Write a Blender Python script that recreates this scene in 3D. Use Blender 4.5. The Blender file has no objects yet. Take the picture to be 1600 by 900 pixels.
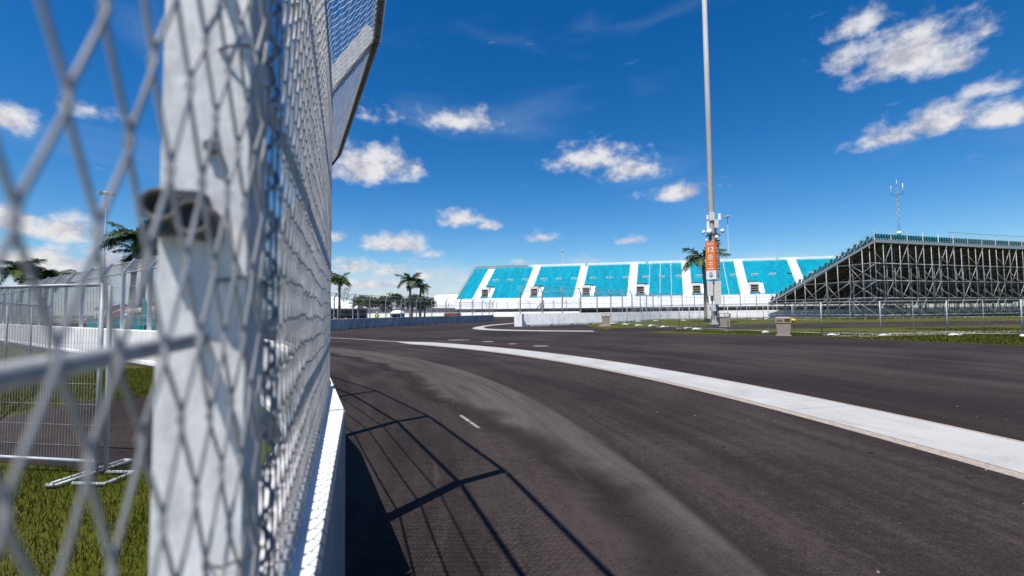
import bpy, math, random
from math import sin, cos, pi, radians, sqrt, atan2, hypot
from mathutils import Vector, Matrix
random.seed(7)
S = bpy.context.scene
C = S.collection

# ------------------------------------------------------------------ camera
F_PX, HOR, ROLL, CAM_H = 711.1, 486.0, 0.010, 1.7
th = math.atan((HOR - 450) / F_PX)
fwd = Vector((0, cos(th), sin(th))); up = Vector((0, -sin(th), cos(th))); rt = Vector((1, 0, 0))
rt2 = rt * cos(ROLL) - up * sin(ROLL); up2 = up * cos(ROLL) + rt * sin(ROLL)
cd = bpy.data.cameras.new('camera'); cam = bpy.data.objects.new('camera', cd); C.objects.link(cam)
m = Matrix.Identity(4)
for i in range(3):
    m[i][0], m[i][1], m[i][2] = rt2[i], up2[i], -fwd[i]
m[2][3] = CAM_H
cam.matrix_world = m
cd.sensor_width = 36; cd.lens = 16; cd.clip_start = 0.02; cd.clip_end = 8000
cd.dof.use_dof = True; cd.dof.focus_distance = 6.0; cd.dof.aperture_fstop = 2.0
S.camera = cam

# ------------------------------------------------------------------ light
SUN_EL, SUN_AZ = radians(65.4), radians(33.0)          # light travels towards azimuth 33 deg
SD = Vector((sin(SUN_AZ) * cos(SUN_EL), cos(SUN_AZ) * cos(SUN_EL), -sin(SUN_EL)))
ld = bpy.data.lights.new('sun', 'SUN'); ld.energy = 5.0; ld.angle = radians(0.53); ld.color = (1, 0.95, 0.88)
sun = bpy.data.objects.new('sun', ld); C.objects.link(sun)
sun.rotation_euler = SD.to_track_quat('-Z', 'Y').to_euler(); sun.location = (-20, -30, 60)
S.view_settings.view_transform = 'Standard'; S.view_settings.look = 'None'
S.view_settings.exposure = 0.3; S.view_settings.gamma = 1.0

# ------------------------------------------------------------------ sky
W = bpy.data.worlds.new('World'); S.world = W; W.use_nodes = True
W.cycles.sampling_method = 'NONE'
nt = W.node_tree; nt.nodes.clear()
def N(t, kind, **kw):
    n = t.nodes.new(kind)
    for k, v in kw.items(): setattr(n, k, v)
    return n
def link(t, a, b): t.links.new(a, b)
def mth(t, op, a, b=None, c=None, clamp=False):
    n = N(t, 'ShaderNodeMath', operation=op, use_clamp=clamp)
    for i, v in enumerate((a, b, c)):
        if v is None: continue
        if isinstance(v, (int, float)): n.inputs[i].default_value = v
        else: link(t, v, n.inputs[i])
    return n.outputs[0]
def vmth(t, op, a, b=None, c=None, out=0):
    n = N(t, 'ShaderNodeVectorMath', operation=op)
    for i, v in enumerate((a, b, c)):
        if v is None: continue
        if isinstance(v, tuple): n.inputs[i].default_value = v
        else: link(t, v, n.inputs[i])
    return n.outputs[out]
def ramp(t, fac, stops):
    n = N(t, 'ShaderNodeValToRGB'); r = n.color_ramp
    while len(r.elements) < len(stops): r.elements.new(0.5)
    for e, (p, c) in zip(r.elements, stops):
        e.position = p; e.color = c if len(c) == 4 else (*c, 1)
    link(t, fac, n.inputs[0]); return n.outputs[0]
def mixc(t, fac, a, b):
    n = N(t, 'ShaderNodeMix', data_type='RGBA')
    for s, v in ((n.inputs[0], fac), (n.inputs[6], a), (n.inputs[7], b)):
        if isinstance(v, (int, float)): s.default_value = v
        elif isinstance(v, tuple): s.default_value = (*v, 1) if len(v) == 3 else v
        else: link(t, v, s)
    return n.outputs[2]
def noise(t, vec, scale, detail=4, rough=0.55, dist=0.0):
    n = N(t, 'ShaderNodeTexNoise'); n.inputs['Scale'].default_value = scale
    n.inputs['Detail'].default_value = detail; n.inputs['Roughness'].default_value = rough
    n.inputs['Distortion'].default_value = dist
    if vec is not None: link(t, vec, n.inputs['Vector'])
    return n.outputs[0]

sky = N(nt, 'ShaderNodeTexSky', sky_type='NISHITA'); sky.sun_disc = False
sky.sun_elevation = SUN_EL; sky.sun_rotation = SUN_AZ + pi
sky.air_density = 1.0; sky.dust_density = 0.25; sky.ozone_density = 4.0
SKY_STRENGTH = 0.084
hs = N(nt, 'ShaderNodeGamma'); hs.inputs['Gamma'].default_value = 1.12
hsat = N(nt, 'ShaderNodeHueSaturation'); hsat.inputs['Saturation'].default_value = 1.38      # the deep saturated blue of the photo
link(nt, sky.outputs[0], hsat.inputs['Color']); link(nt, hsat.outputs[0], hs.inputs['Color'])
tc = N(nt, 'ShaderNodeTexCoord'); dirv = tc.outputs['Generated']
sep = N(nt, 'ShaderNodeSeparateXYZ'); link(nt, dirv, sep.inputs[0])
az = mth(nt, 'ARCTAN2', sep.outputs[0], sep.outputs[1])
el = mth(nt, 'ARCSINE', mth(nt, 'MINIMUM', mth(nt, 'MAXIMUM', sep.outputs[2], -0.999), 0.999))
ae = N(nt, 'ShaderNodeCombineXYZ'); link(nt, az, ae.inputs[0]); link(nt, el, ae.inputs[1]); ae = ae.outputs[0]
CLOUDS = [(0.737,0.396,0.073,0.0479,1.0),(0.659,0.463,0.045,0.0242,0.75),(0.652,0.413,0.038,0.0273,0.8),(0.783,0.374,0.035,0.0305,0.85),
(0.699,0.281,0.052,0.0204,0.8),(0.766,0.29,0.052,0.0306,0.95),(0.832,0.276,0.046,0.0234,0.85),(0.822,0.319,0.041,0.016,0.7),(0.821,0.398,0.013,0.011,0.5),
(-0.308,0.296,0.096,0.0429,1.1),(-0.343,0.32,0.046,0.0246,0.8),(-0.26,0.302,0.048,0.0383,0.8),(-0.108,0.396,0.088,0.0272,0.7),(-0.289,0.399,0.045,0.0191,0.4),
(0.179,0.316,0.086,0.0361,0.85),(0.26,0.289,0.067,0.0282,0.8),(0.359,0.237,0.062,0.0216,0.85),(-0.112,0.197,0.053,0.0219,0.9),(-0.048,0.186,0.042,0.0138,0.7),
(-0.242,0.144,0.067,0.0244,1.0),(-0.285,0.138,0.034,0.0161,0.8),(0.065,0.16,0.034,0.0153,0.65),(0.257,0.145,0.029,0.0121,0.75),(-0.17,0.124,0.025,0.0124,0.6),
(-0.367,0.153,0.02,0.0156,0.8),(-0.845,0.283,0.03,0.0231,0.8),(-0.749,0.321,0.039,0.0192,0.6),(-0.835,0.134,0.042,0.0244,0.95),(-0.785,0.131,0.047,0.0258,1.0),
(-0.807,0.079,0.095,0.0253,1.0),(-0.715,0.082,0.073,0.0318,0.85),(-0.339,0.093,0.06,0.0212,0.8),(-0.262,0.087,0.058,0.019,0.75),(-0.188,0.076,0.049,0.0152,0.7),
(-0.313,0.057,0.102,0.012,0.7),(-0.098,0.071,0.022,0.0098,0.6),(0.018,0.108,0.023,0.0084,0.6)]
acc = None
for (a0, e0, w, h, st) in CLOUDS:
    w *= 1.42; h *= 1.45
    q = vmth(nt, 'MULTIPLY_ADD', ae, (1 / w, 1 / h, 0), (-a0 / w, -e0 / h, 0))
    q2 = vmth(nt, 'MAXIMUM', q, vmth(nt, 'MULTIPLY', q, (-1, -1.7, 0)))
    ln = vmth(nt, 'LENGTH', q2, out=1)
    k = mth(nt, 'MULTIPLY_ADD', ln, -st, st)
    acc = k if acc is None else mth(nt, 'MAXIMUM', acc, k)
# cumulus elsewhere in the sky, out of this view's range of azimuths
nb = noise(nt, vmth(nt, 'MULTIPLY', ae, (1, 2.2, 1)), 4.5, 2, 0.5)
away = mth(nt, 'SMOOTH_MIN', 1.0, mth(nt, 'MULTIPLY', mth(nt, 'MAXIMUM', mth(nt, 'SUBTRACT', mth(nt, 'ABSOLUTE', az), 0.98), 0.0), 6.0), 0.1)
gen = mth(nt, 'SUBTRACT', mth(nt, 'MULTIPLY', mth(nt, 'SUBTRACT', nb, 0.56), 5.0), mth(nt, 'MULTIPLY', mth(nt, 'SUBTRACT', 1.0, away), 3.0))
acc = mth(nt, 'MAXIMUM', acc, gen)
acc = mth(nt, 'MAXIMUM', acc, -1.1)
wp = vmth(nt, 'MULTIPLY', ae, (1.0, 1.35, 1.0))
fb = noise(nt, wp, 21.0, 9, 0.58, 0.1)
fb2 = noise(nt, vmth(nt, 'ADD', wp, (-0.006, 0.016, 0.0)), 19.0, 4, 0.5, 0.1)
d = mth(nt, 'MULTIPLY_ADD', mth(nt, 'SUBTRACT', fb, 0.5), 1.65, acc)
den = N(nt, 'ShaderNodeMapRange', interpolation_type='SMOOTHSTEP')
link(nt, d, den.inputs[0]); den.inputs[1].default_value = 0.04; den.inputs[2].default_value = 0.80
den = den.outputs[0]
# bank of low cloud near the horizon and thin veils higher up
bn = noise(nt, vmth(nt, 'MULTIPLY', ae, (1, 3.2, 1)), 9.0, 6, 0.6)
side = noise(nt, vmth(nt, 'MULTIPLY', ae, (1, 0, 1)), 1.2, 1)
lo = N(nt, 'ShaderNodeMapRange', interpolation_type='SMOOTHSTEP'); link(nt, el, lo.inputs[0])
lo.inputs[1].default_value = 0.17; lo.inputs[2].default_value = 0.02; lo.inputs[3].default_value = 0; lo.inputs[4].default_value = 0.46
bank = N(nt, 'ShaderNodeMapRange', interpolation_type='SMOOTHSTEP')
link(nt, mth(nt, 'ADD', bn, lo.outputs[0]), bank.inputs[0]); bank.inputs[1].default_value = 0.64; bank.inputs[2].default_value = 0.94
bank.inputs[4].default_value = 0.7
veil_n = noise(nt, vmth(nt, 'MULTIPLY', vmth(nt, 'ADD', ae, (3.0, 0.4, 0)), (1, 3.4, 1)), 2.4, 4, 0.5, 0.6)
veil = N(nt, 'ShaderNodeMapRange', interpolation_type='SMOOTHSTEP'); link(nt, veil_n, veil.inputs[0])
veil.inputs[1].default_value = 0.52; veil.inputs[2].default_value = 0.8; veil.inputs[4].default_value = 0.17
lit = N(nt, 'ShaderNodeMapRange'); link(nt, mth(nt, 'SUBTRACT', fb, fb2), lit.inputs[0])
lit.inputs[1].default_value = -0.17; lit.inputs[2].default_value = 0.09
K = 1.0
thick = N(nt, 'ShaderNodeMapRange'); link(nt, acc, thick.inputs[0]); thick.inputs[1].default_value = 0.1; thick.inputs[2].default_value = 1.0
cc = mixc(nt, lit.outputs[0], (0.38, 0.39, 0.46), (0.64, 0.64, 0.66))
skyc = N(nt, 'ShaderNodeVectorMath', operation='SCALE'); link(nt, hs.outputs[0], skyc.inputs[0]); skyc.inputs['Scale'].default_value = SKY_STRENGTH
c1 = mixc(nt, veil.outputs[0], skyc.outputs[0], (0.36, 0.46, 0.62))
c2 = mixc(nt, bank.outputs[0], c1, (0.46, 0.53, 0.66))
c3 = mixc(nt, den, c2, cc)
bg = N(nt, 'ShaderNodeBackground'); link(nt, c3, bg.inputs[0]); bg.inputs[1].default_value = 1.0
wo = N(nt, 'ShaderNodeOutputWorld'); link(nt, bg.outputs[0], wo.inputs[0])

# ------------------------------------------------------------------ materials
def mat(name, c1, c2=None, scale=3.0, rough=0.6, metal=0.0, bump=0.0, bscale=None, stretch=(1, 1, 1), spec=0.5, detail=5, rnd=0.0, lo=0.35, hi=0.65):
    M = bpy.data.materials.new(name); M.use_nodes = True; t = M.node_tree
    b = t.nodes['Principled BSDF']
    b.inputs['Roughness'].default_value = rough; b.inputs['Metallic'].default_value = metal
    b.inputs['Specular IOR Level'].default_value = spec
    c2 = c2 or tuple(x * 0.8 for x in c1)
    co = N(t, 'ShaderNodeTexCoord'); vec = vmth(t, 'MULTIPLY', co.outputs['Object'], stretch)
    oi = N(t, 'ShaderNodeObjectInfo')
    vec = vmth(t, 'ADD', vec, N_comb(t, oi.outputs['Random']))
    f = noise(t, vec, scale, detail, 0.6)
    col = ramp(t, f, [(lo, c2), (hi, c1)])
    if rnd:
        h = N(t, 'ShaderNodeHueSaturation'); link(t, col, h.inputs['Color'])
        link(t, mth(t, 'MULTIPLY_ADD', oi.outputs['Random'], rnd, 1 - rnd / 2), h.inputs['Value']); col = h.outputs[0]
    link(t, col, b.inputs['Base Color'])
    if bump:
        bp = N(t, 'ShaderNodeBump'); bp.inputs['Strength'].default_value = bump; bp.inputs['Distance'].default_value = 0.02
        link(t, noise(t, vec, bscale or scale * 6, 5, 0.6), bp.inputs['Height']); link(t, bp.outputs[0], b.inputs['Normal'])
    return M
def N_comb(t, r):
    n = N(t, 'ShaderNodeCombineXYZ'); v = mth(t, 'MULTIPLY', r, 37.0)
    link(t, v, n.inputs[0]); link(t, v, n.inputs[1]); return n.outputs[0]
M = {}
M['post'] = mat('galvanised_post', (0.80, 0.80, 0.79), (0.54, 0.54, 0.545), 34, 0.55, 0.0, 0.08, 120, (1, 1, 0.5), detail=9, lo=0.30, hi=0.58)
M['wire'] = mat('galvanised_wire', (0.47, 0.455, 0.44), (0.30, 0.29, 0.28), 14, 0.42, 0.25, spec=0.4)
M['steel'] = mat('galvanised_steel', (0.40, 0.42, 0.44), (0.28, 0.30, 0.32), 5, 0.5, 0.2, spec=0.3)
M['rope'] = mat('wire_rope', (0.22, 0.24, 0.27), (0.14, 0.15, 0.17), 30, 0.45, 0.5)
M['scaf'] = mat('scaffold_tube', (0.42, 0.43, 0.42), (0.25, 0.26, 0.26), 2, 0.5, 0.35, rnd=0.4)
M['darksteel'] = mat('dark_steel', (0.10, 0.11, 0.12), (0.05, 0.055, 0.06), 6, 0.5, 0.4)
M['cablegrey'] = mat('zinc_cable', (0.36, 0.37, 0.38), (0.24, 0.25, 0.26), 40, 0.6, 0.0, spec=0.2)
M['clamp'] = mat('weathered_clamp', (0.15, 0.135, 0.12), (0.05, 0.047, 0.045), 40, 0.7, 0.1)
M['plate'] = mat('painted_plate', (0.20, 0.22, 0.25), (0.14, 0.155, 0.18), 6, 0.6, 0.0, spec=0.2)
M['concW'] = mat('white_painted_concrete', (0.85, 0.84, 0.82), (0.62, 0.60, 0.57), 2.2, 0.75, 0, 0.12, 30, (1.6, 1.6, 0.35), detail=8, lo=0.28, hi=0.55)
M['concG'] = mat('grey_concrete', (0.44, 0.45, 0.46), (0.25, 0.26, 0.28), 1.6, 0.85, 0, 0.1, 18, (1.4, 1.4, 0.4), detail=8, rnd=0.2)
M['white'] = mat('white_sheet', (0.88, 0.88, 0.87), (0.80, 0.80, 0.80), 0.6, 0.6)
M['seat'] = mat('turquoise_plastic', (0.0, 0.45, 0.60), (0.0, 0.25, 0.36), 2.2, 0.5, rnd=0.1, spec=0.2, detail=8, lo=0.3, hi=0.6)
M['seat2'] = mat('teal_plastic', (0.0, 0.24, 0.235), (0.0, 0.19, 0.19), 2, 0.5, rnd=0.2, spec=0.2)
M['deck'] = mat('weathered_deck', (0.16, 0.13, 0.11), (0.08, 0.065, 0.055), 1.5, 0.85, spec=0.1)
M['fascia'] = mat('aluminium_fascia', (0.42, 0.43, 0.45), (0.34, 0.35, 0.37), 2, 0.45, 0.3)
M['dark'] = mat('dark_interior', (0.03, 0.03, 0.032), (0.018, 0.018, 0.02), 2, 0.8)
M['bin'] = mat('taupe_moulded_plastic', (0.38, 0.31, 0.25), (0.32, 0.26, 0.21), 5, 0.6, 0, 0.08, 60)
M['yellow'] = mat('yellow_film', (0.80, 0.55, 0.03), (0.70, 0.45, 0.02), 6, 0.35)
M['bag'] = mat('white_woven_bag', (0.66, 0.66, 0.64), (0.48, 0.48, 0.46), 9, 0.7, 0, 0.2, 90)
M['orange'] = mat('orange_vinyl', (0.85, 0.20, 0.02), (0.78, 0.175, 0.018), 2, 0.4)
M['print'] = mat('white_print', (0.85, 0.85, 0.84), (0.8, 0.8, 0.8), 2, 0.5)
M['black'] = mat('black_rubber', (0.02, 0.02, 0.022), (0.012, 0.012, 0.013), 9, 0.6)
M['pole'] = mat('spun_concrete_pole', (0.44, 0.43, 0.41), (0.36, 0.35, 0.34), 1.5, 0.7, 0, 0, None, (1, 1, 0.2))
M['cabinet'] = mat('offwhite_cabinet', (0.70, 0.68, 0.63), (0.60, 0.58, 0.54), 2, 0.5)
M['trunk'] = mat('palm_bark', (0.30, 0.275, 0.24), (0.19, 0.17, 0.15), 3, 0.9, 0, 0.3, 20, (1, 1, 4))
M['shaft'] = mat('palm_crownshaft', (0.13, 0.17, 0.05), (0.09, 0.13, 0.035), 3, 0.5)
M['frond'] = mat('palm_leaf', (0.075, 0.11, 0.018), (0.028, 0.055, 0.010), 2.0, 0.5, rnd=0.5, spec=0.25)
M['leaf'] = mat('broad_leaf', (0.06, 0.075, 0.016), (0.022, 0.034, 0.008), 0.6, 0.7, rnd=0.3, spec=0.1)
M['bare'] = mat('twig_bark', (0.14, 0.12, 0.10), (0.09, 0.08, 0.07), 3, 0.9)
M['vest'] = mat('fluorescent_vest', (0.55, 0.80, 0.05), (0.48, 0.72, 0.04), 5, 0.7)
M['navy'] = mat('dark_workwear', (0.04, 0.05, 0.08), (0.03, 0.035, 0.055), 5, 0.9)
M['skin'] = mat('skin', (0.42, 0.25, 0.17), (0.38, 0.22, 0.15), 6, 0.6)
M['hat'] = mat('white_helmet', (0.8, 0.8, 0.8), (0.75, 0.75, 0.75), 4, 0.35)
M['tealcloth'] = mat('teal_cloth', (0.0, 0.25, 0.27), (0.0, 0.2, 0.22), 3, 0.8)
M['tan'] = mat('tan_canvas', (0.58, 0.47, 0.36), (0.5, 0.4, 0.3), 3, 0.85)
M['rust'] = mat('rusty_red_paint', (0.42, 0.10, 0.05), (0.32, 0.08, 0.05), 3, 0.6)
M['slate'] = mat('slate_mesh_screen', (0.10, 0.12, 0.15), (0.07, 0.085, 0.11), 0.3, 0.9)
M['glass'] = mat('lamp_glass', (0.6, 0.62, 0.65), (0.5, 0.52, 0.55), 3, 0.15)
M['line'] = mat('worn_white_line', (0.30, 0.285, 0.27), (0.08, 0.075, 0.07), 6, 0.8, lo=0.35, hi=0.6)
M['patch'] = mat('pale_patch', (0.40, 0.34, 0.31), (0.14, 0.115, 0.105), 3, 0.85, lo=0.3, hi=0.6)
M['dirt'] = mat('sandy_soil', (0.34, 0.28, 0.21), (0.26, 0.21, 0.16), 0.8, 0.95)
M['card'] = mat('pinkish_board', (0.50, 0.32, 0.27), (0.42, 0.27, 0.22), 3, 0.9)

def seatmat():
    A = M['seat']; t = A.node_tree; b = t.nodes['Principled BSDF']
    co = N(t, 'ShaderNodeTexCoord'); sn = vmth(t, 'SNAP', co.outputs['Object'], (0.9, 3.0, 20.0))
    wn = N(t, 'ShaderNodeTexWhiteNoise'); link(t, sn, wn.inputs['Vector'])
    old = b.inputs['Base Color'].links[0].from_socket
    link(t, mixc(t, wn.outputs['Value'], vmth(t, 'MULTIPLY', old, (0.94, 0.92, 0.92)), vmth(t, 'MULTIPLY', old, (1.2, 1.14, 1.1))), b.inputs['Base Color'])
seatmat()
KC = (-27.31, -0.06)      # centre of the corner, found from the pale strip
def asphalt(name, radial=True):
    A = bpy.data.materials.new(name); A.use_nodes = True; t = A.node_tree; b = t.nodes['Principled BSDF']
    g = N(t, 'ShaderNodeNewGeometry'); P = g.outputs['Position']
    if radial:
        q = vmth(t, 'ADD', P, (-KC[0], -KC[1], 0)); sp = N(t, 'ShaderNodeSeparateXYZ'); link(t, q, sp.inputs[0])
        r = vmth(t, 'LENGTH', q, out=1); ang = mth(t, 'ARCTAN2', sp.outputs[0], sp.outputs[1])
        cv = N(t, 'ShaderNodeCombineXYZ'); link(t, r, cv.inputs[0]); link(t, mth(t, 'MULTIPLY', ang, 2.2), cv.inputs[1])
        st = noise(t, cv.outputs[0], 0.9, 6, 0.62, 0.2)
        st2 = noise(t, cv.outputs[0], 3.4, 4, 0.6)
    else:
        st = noise(t, P, 0.25, 5, 0.6); st2 = noise(t, P, 1.2, 4, 0.6)
    big = noise(t, P, 0.16, 4, 0.6, 0.6)
    fine = noise(t, P, 70.0, 3, 0.7); grit = noise(t, P, 9.0, 5, 0.7)
    v = mth(t, 'MULTIPLY_ADD', st, 0.40, mth(t, 'MULTIPLY', st2, 0.26))
    v = mth(t, 'MULTIPLY_ADD', big, 0.45, v); v = mth(t, 'ADD', v, 0.10)
    v = mth(t, 'MULTIPLY_ADD', grit, 0.25, v)
    v = mth(t, 'MULTIPLY_ADD', fine, 0.55, v); v = mth(t, 'SUBTRACT', v, 0.11)
    col = ramp(t, v, [(0.62, (0.0072, 0.0056, 0.0053)), (0.92, (0.030, 0.0232, 0.0218)), (1.0, (0.052, 0.041, 0.0385))])
    if radial:
        # pale sandy dust swept along the racing line, with a crisp outer limit
        inn = N(t, 'ShaderNodeMapRange', interpolation_type='SMOOTHSTEP'); link(t, ang, inn.inputs[0]); inn.inputs[1].default_value = 1.20; inn.inputs[2].default_value = 1.42; inn.inputs[4].default_value = 1.15
        rw = mth(t, 'ADD', mth(t, 'SUBTRACT', r, inn.outputs[0]), mth(t, 'MULTIPLY', mth(t, 'SUBTRACT', noise(t, P, 0.55, 4, 0.6), 0.5), 1.5))
        a = N(t, 'ShaderNodeMapRange', interpolation_type='SMOOTHSTEP'); link(t, rw, a.inputs[0]); a.inputs[1].default_value = 27.2; a.inputs[2].default_value = 27.9
        pi_ = 0
        o = N(t, 'ShaderNodeMapRange', interpolation_type='SMOOTHSTEP'); link(t, r, o.inputs[0]); o.inputs[1].default_value = 29.12; o.inputs[2].default_value = 29.0
        an = N(t, 'ShaderNodeMapRange', interpolation_type='SMOOTHSTEP'); link(t, ang, an.inputs[0]); an.inputs[1].default_value = 1.58; an.inputs[2].default_value = 1.40
        dm = mth(t, 'MULTIPLY', mth(t, 'MULTIPLY', a.outputs[0], o.outputs[0]), mth(t, 'MULTIPLY_ADD', an.outputs[0], 0.85, 0.15))
        dn = N(t, 'ShaderNodeMapRange'); link(t, noise(t, cv.outputs[0], 1.9, 9, 0.68, 0.6), dn.inputs[0]); dn.inputs[1].default_value = 0.36; dn.inputs[2].default_value = 0.68
        col = mixc(t, mth(t, 'MULTIPLY', mth(t, 'MULTIPLY', dm, mth(t, 'MULTIPLY_ADD', fine, 0.9, mth(t, 'MULTIPLY_ADD', dn.outputs[0], 0.75, -0.27), clamp=True)), 0.78), col, (0.125, 0.108, 0.100))
        # ragged dark edge of fresh binder on the inner side of the dust
        e1 = N(t, 'ShaderNodeMapRange', interpolation_type='SMOOTHSTEP'); link(t, rw, e1.inputs[0]); e1.inputs[1].default_value = 26.9; e1.inputs[2].default_value = 27.25
        e2 = N(t, 'ShaderNodeMapRange', interpolation_type='SMOOTHSTEP'); link(t, rw, e2.inputs[0]); e2.inputs[1].default_value = 27.75; e2.inputs[2].default_value = 27.3
        col = mixc(t, mth(t, 'MULTIPLY', mth(t, 'MULTIPLY', e1.outputs[0], e2.outputs[0]), 0.6), col, (0.010, 0.009, 0.0085))
        # faint pale scrape lines along the lane
        sc = N(t, 'ShaderNodeMapRange', interpolation_type='SMOOTHSTEP'); link(t, noise(t, cv.outputs[0], 7.0, 3, 0.5), sc.inputs[0]); sc.inputs[1].default_value = 0.66; sc.inputs[2].default_value = 0.8
        col = mixc(t, mth(t, 'MULTIPLY', sc.outputs[0], 0.25), col, (0.10, 0.09, 0.085))
    vo = N(t, 'ShaderNodeTexVoronoi'); link(t, P, vo.inputs['Vector']); vo.inputs['Scale'].default_value = 22
    spk = N(t, 'ShaderNodeMapRange'); link(t, vo.outputs['Distance'], spk.inputs[0]); spk.inputs[1].default_value = 0.10; spk.inputs[2].default_value = 0.06
    sel = mth(t, 'GREATER_THAN', N_r(t, vo.outputs['Color']), 0.93)
    col = mixc(t, mth(t, 'MULTIPLY', mth(t, 'MULTIPLY', spk.outputs[0], sel), 0.7), col, (0.20, 0.19, 0.18))
    v2 = N(t, 'ShaderNodeTexVoronoi'); link(t, P, v2.inputs['Vector']); v2.inputs['Scale'].default_value = 3.1
    s2 = N(t, 'ShaderNodeMapRange'); link(t, v2.outputs['Distance'], s2.inputs[0]); s2.inputs[1].default_value = 0.13; s2.inputs[2].default_value = 0.09
    col = mixc(t, mth(t, 'MULTIPLY', mth(t, 'MULTIPLY', s2.outputs[0], mth(t, 'GREATER_THAN', N_r(t, v2.outputs['Color']), 0.90)), 0.75), col, (0.006, 0.0055, 0.005))
    link(t, col, b.inputs['Base Color']); b.inputs['Roughness'].default_value = 0.82; b.inputs['Specular IOR Level'].default_value = 0.06
    bp = N(t, 'ShaderNodeBump'); bp.inputs['Strength'].default_value = 0.5; bp.inputs['Distance'].default_value = 0.006
    link(t, mth(t, 'ADD', noise(t, P, 90, 3, 0.7), mth(t, 'MULTIPLY', grit, 0.8)), bp.inputs['Height']); link(t, bp.outputs[0], b.inputs['Normal'])
    return A
def N_r(t, c):
    n = N(t, 'ShaderNodeSeparateColor'); link(t, c, n.inputs[0]); return n.outputs[0]
M['asphalt'] = asphalt('fresh_asphalt'); M['asphalt2'] = asphalt('service_asphalt', False)
def grassmat():
    A = bpy.data.materials.new('mown_grass'); A.use_nodes = True; t = A.node_tree; b = t.nodes['Principled BSDF']
    P = N(t, 'ShaderNodeNewGeometry').outputs['Position']
    v = mth(t, 'MULTIPLY_ADD', noise(t, P, 0.22, 5, 0.65), 0.6, mth(t, 'MULTIPLY', noise(t, P, 14, 4, 0.7), 0.4))
    col = ramp(t, v, [(0.36, (0.035, 0.05, 0.004)), (0.52, (0.075, 0.083, 0.010)), (0.66, (0.13, 0.108, 0.034))])
    link(t, col, b.inputs['Base Color']); b.inputs['Roughness'].default_value = 0.9; b.inputs['Specular IOR Level'].default_value = 0.05
    bp = N(t, 'ShaderNodeBump'); bp.inputs['Strength'].default_value = 0.8; bp.inputs['Distance'].default_value = 0.05
    link(t, noise(t, P, 25, 4, 0.7), bp.inputs['Height']); link(t, bp.outputs[0], b.inputs['Normal'])
    return A
M['grass'] = grassmat()
M['blade'] = mat('grass_blade', (0.088, 0.092, 0.012), (0.022, 0.034, 0.003), 2.6, 0.7, detail=6, spec=0.08, lo=0.38, hi=0.62)
def kerbmat():
    A = bpy.data.materials.new('white_concrete_strip'); A.use_nodes = True; t = A.node_tree; b = t.nodes['Principled BSDF']
    P = N(t, 'ShaderNodeNewGeometry').outputs['Position']
    v = mth(t, 'MULTIPLY_ADD', noise(t, P, 0.9, 6, 0.65, 0.5), 0.6, mth(t, 'MULTIPLY', noise(t, P, 24, 4, 0.7), 0.4))
    col = ramp(t, v, [(0.30, (0.28, 0.27, 0.26)), (0.46, (0.385, 0.378, 0.362)), (0.62, (0.435, 0.428, 0.41))])
    q = vmth(t, 'ADD', P, (27.31, 0.06, 0)); sp = N(t, 'ShaderNodeSeparateXYZ'); link(t, q, sp.inputs[0])
    r = vmth(t, 'LENGTH', q, out=1); ang = mth(t, 'ARCTAN2', sp.outputs[0], sp.outputs[1])
    cv = N(t, 'ShaderNodeCombineXYZ'); link(t, r, cv.inputs[0]); link(t, mth(t, 'MULTIPLY', ang, 5.0), cv.inputs[1])
    ru = N(t, 'ShaderNodeMapRange', interpolation_type='SMOOTHSTEP'); link(t, noise(t, cv.outputs[0], 3.0, 7, 0.66, 0.5), ru.inputs[0]); ru.inputs[1].default_value = 0.50; ru.inputs[2].default_value = 0.80
    col = mixc(t, mth(t, 'MULTIPLY', ru.outputs[0], 0.55), col, (0.22, 0.21, 0.20))
    fr = mth(t, 'FRACT', mth(t, 'MULTIPLY', ang, 9.0)); jt = mth(t, 'LESS_THAN', fr, 0.006)
    col = mixc(t, mth(t, 'MULTIPLY', jt, 0.6), col, (0.10, 0.095, 0.09))
    link(t, col, b.inputs['Base Color']); b.inputs['Roughness'].default_value = 0.8
    return A
M['facegrey'] = mat('dark_block_face', (0.24, 0.25, 0.27), (0.16, 0.17, 0.185), 1.5, 0.9, 0, 0.1, 20, (1, 1, 2), spec=0.15)  # darker grey for the track-side faces of the near blocks
M['kerb'] = kerbmat()
M['agg'] = mat('exposed_aggregate', (0.42, 0.345, 0.29), (0.25, 0.205, 0.175), 26, 0.9, 0, 0.4, 90)

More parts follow.
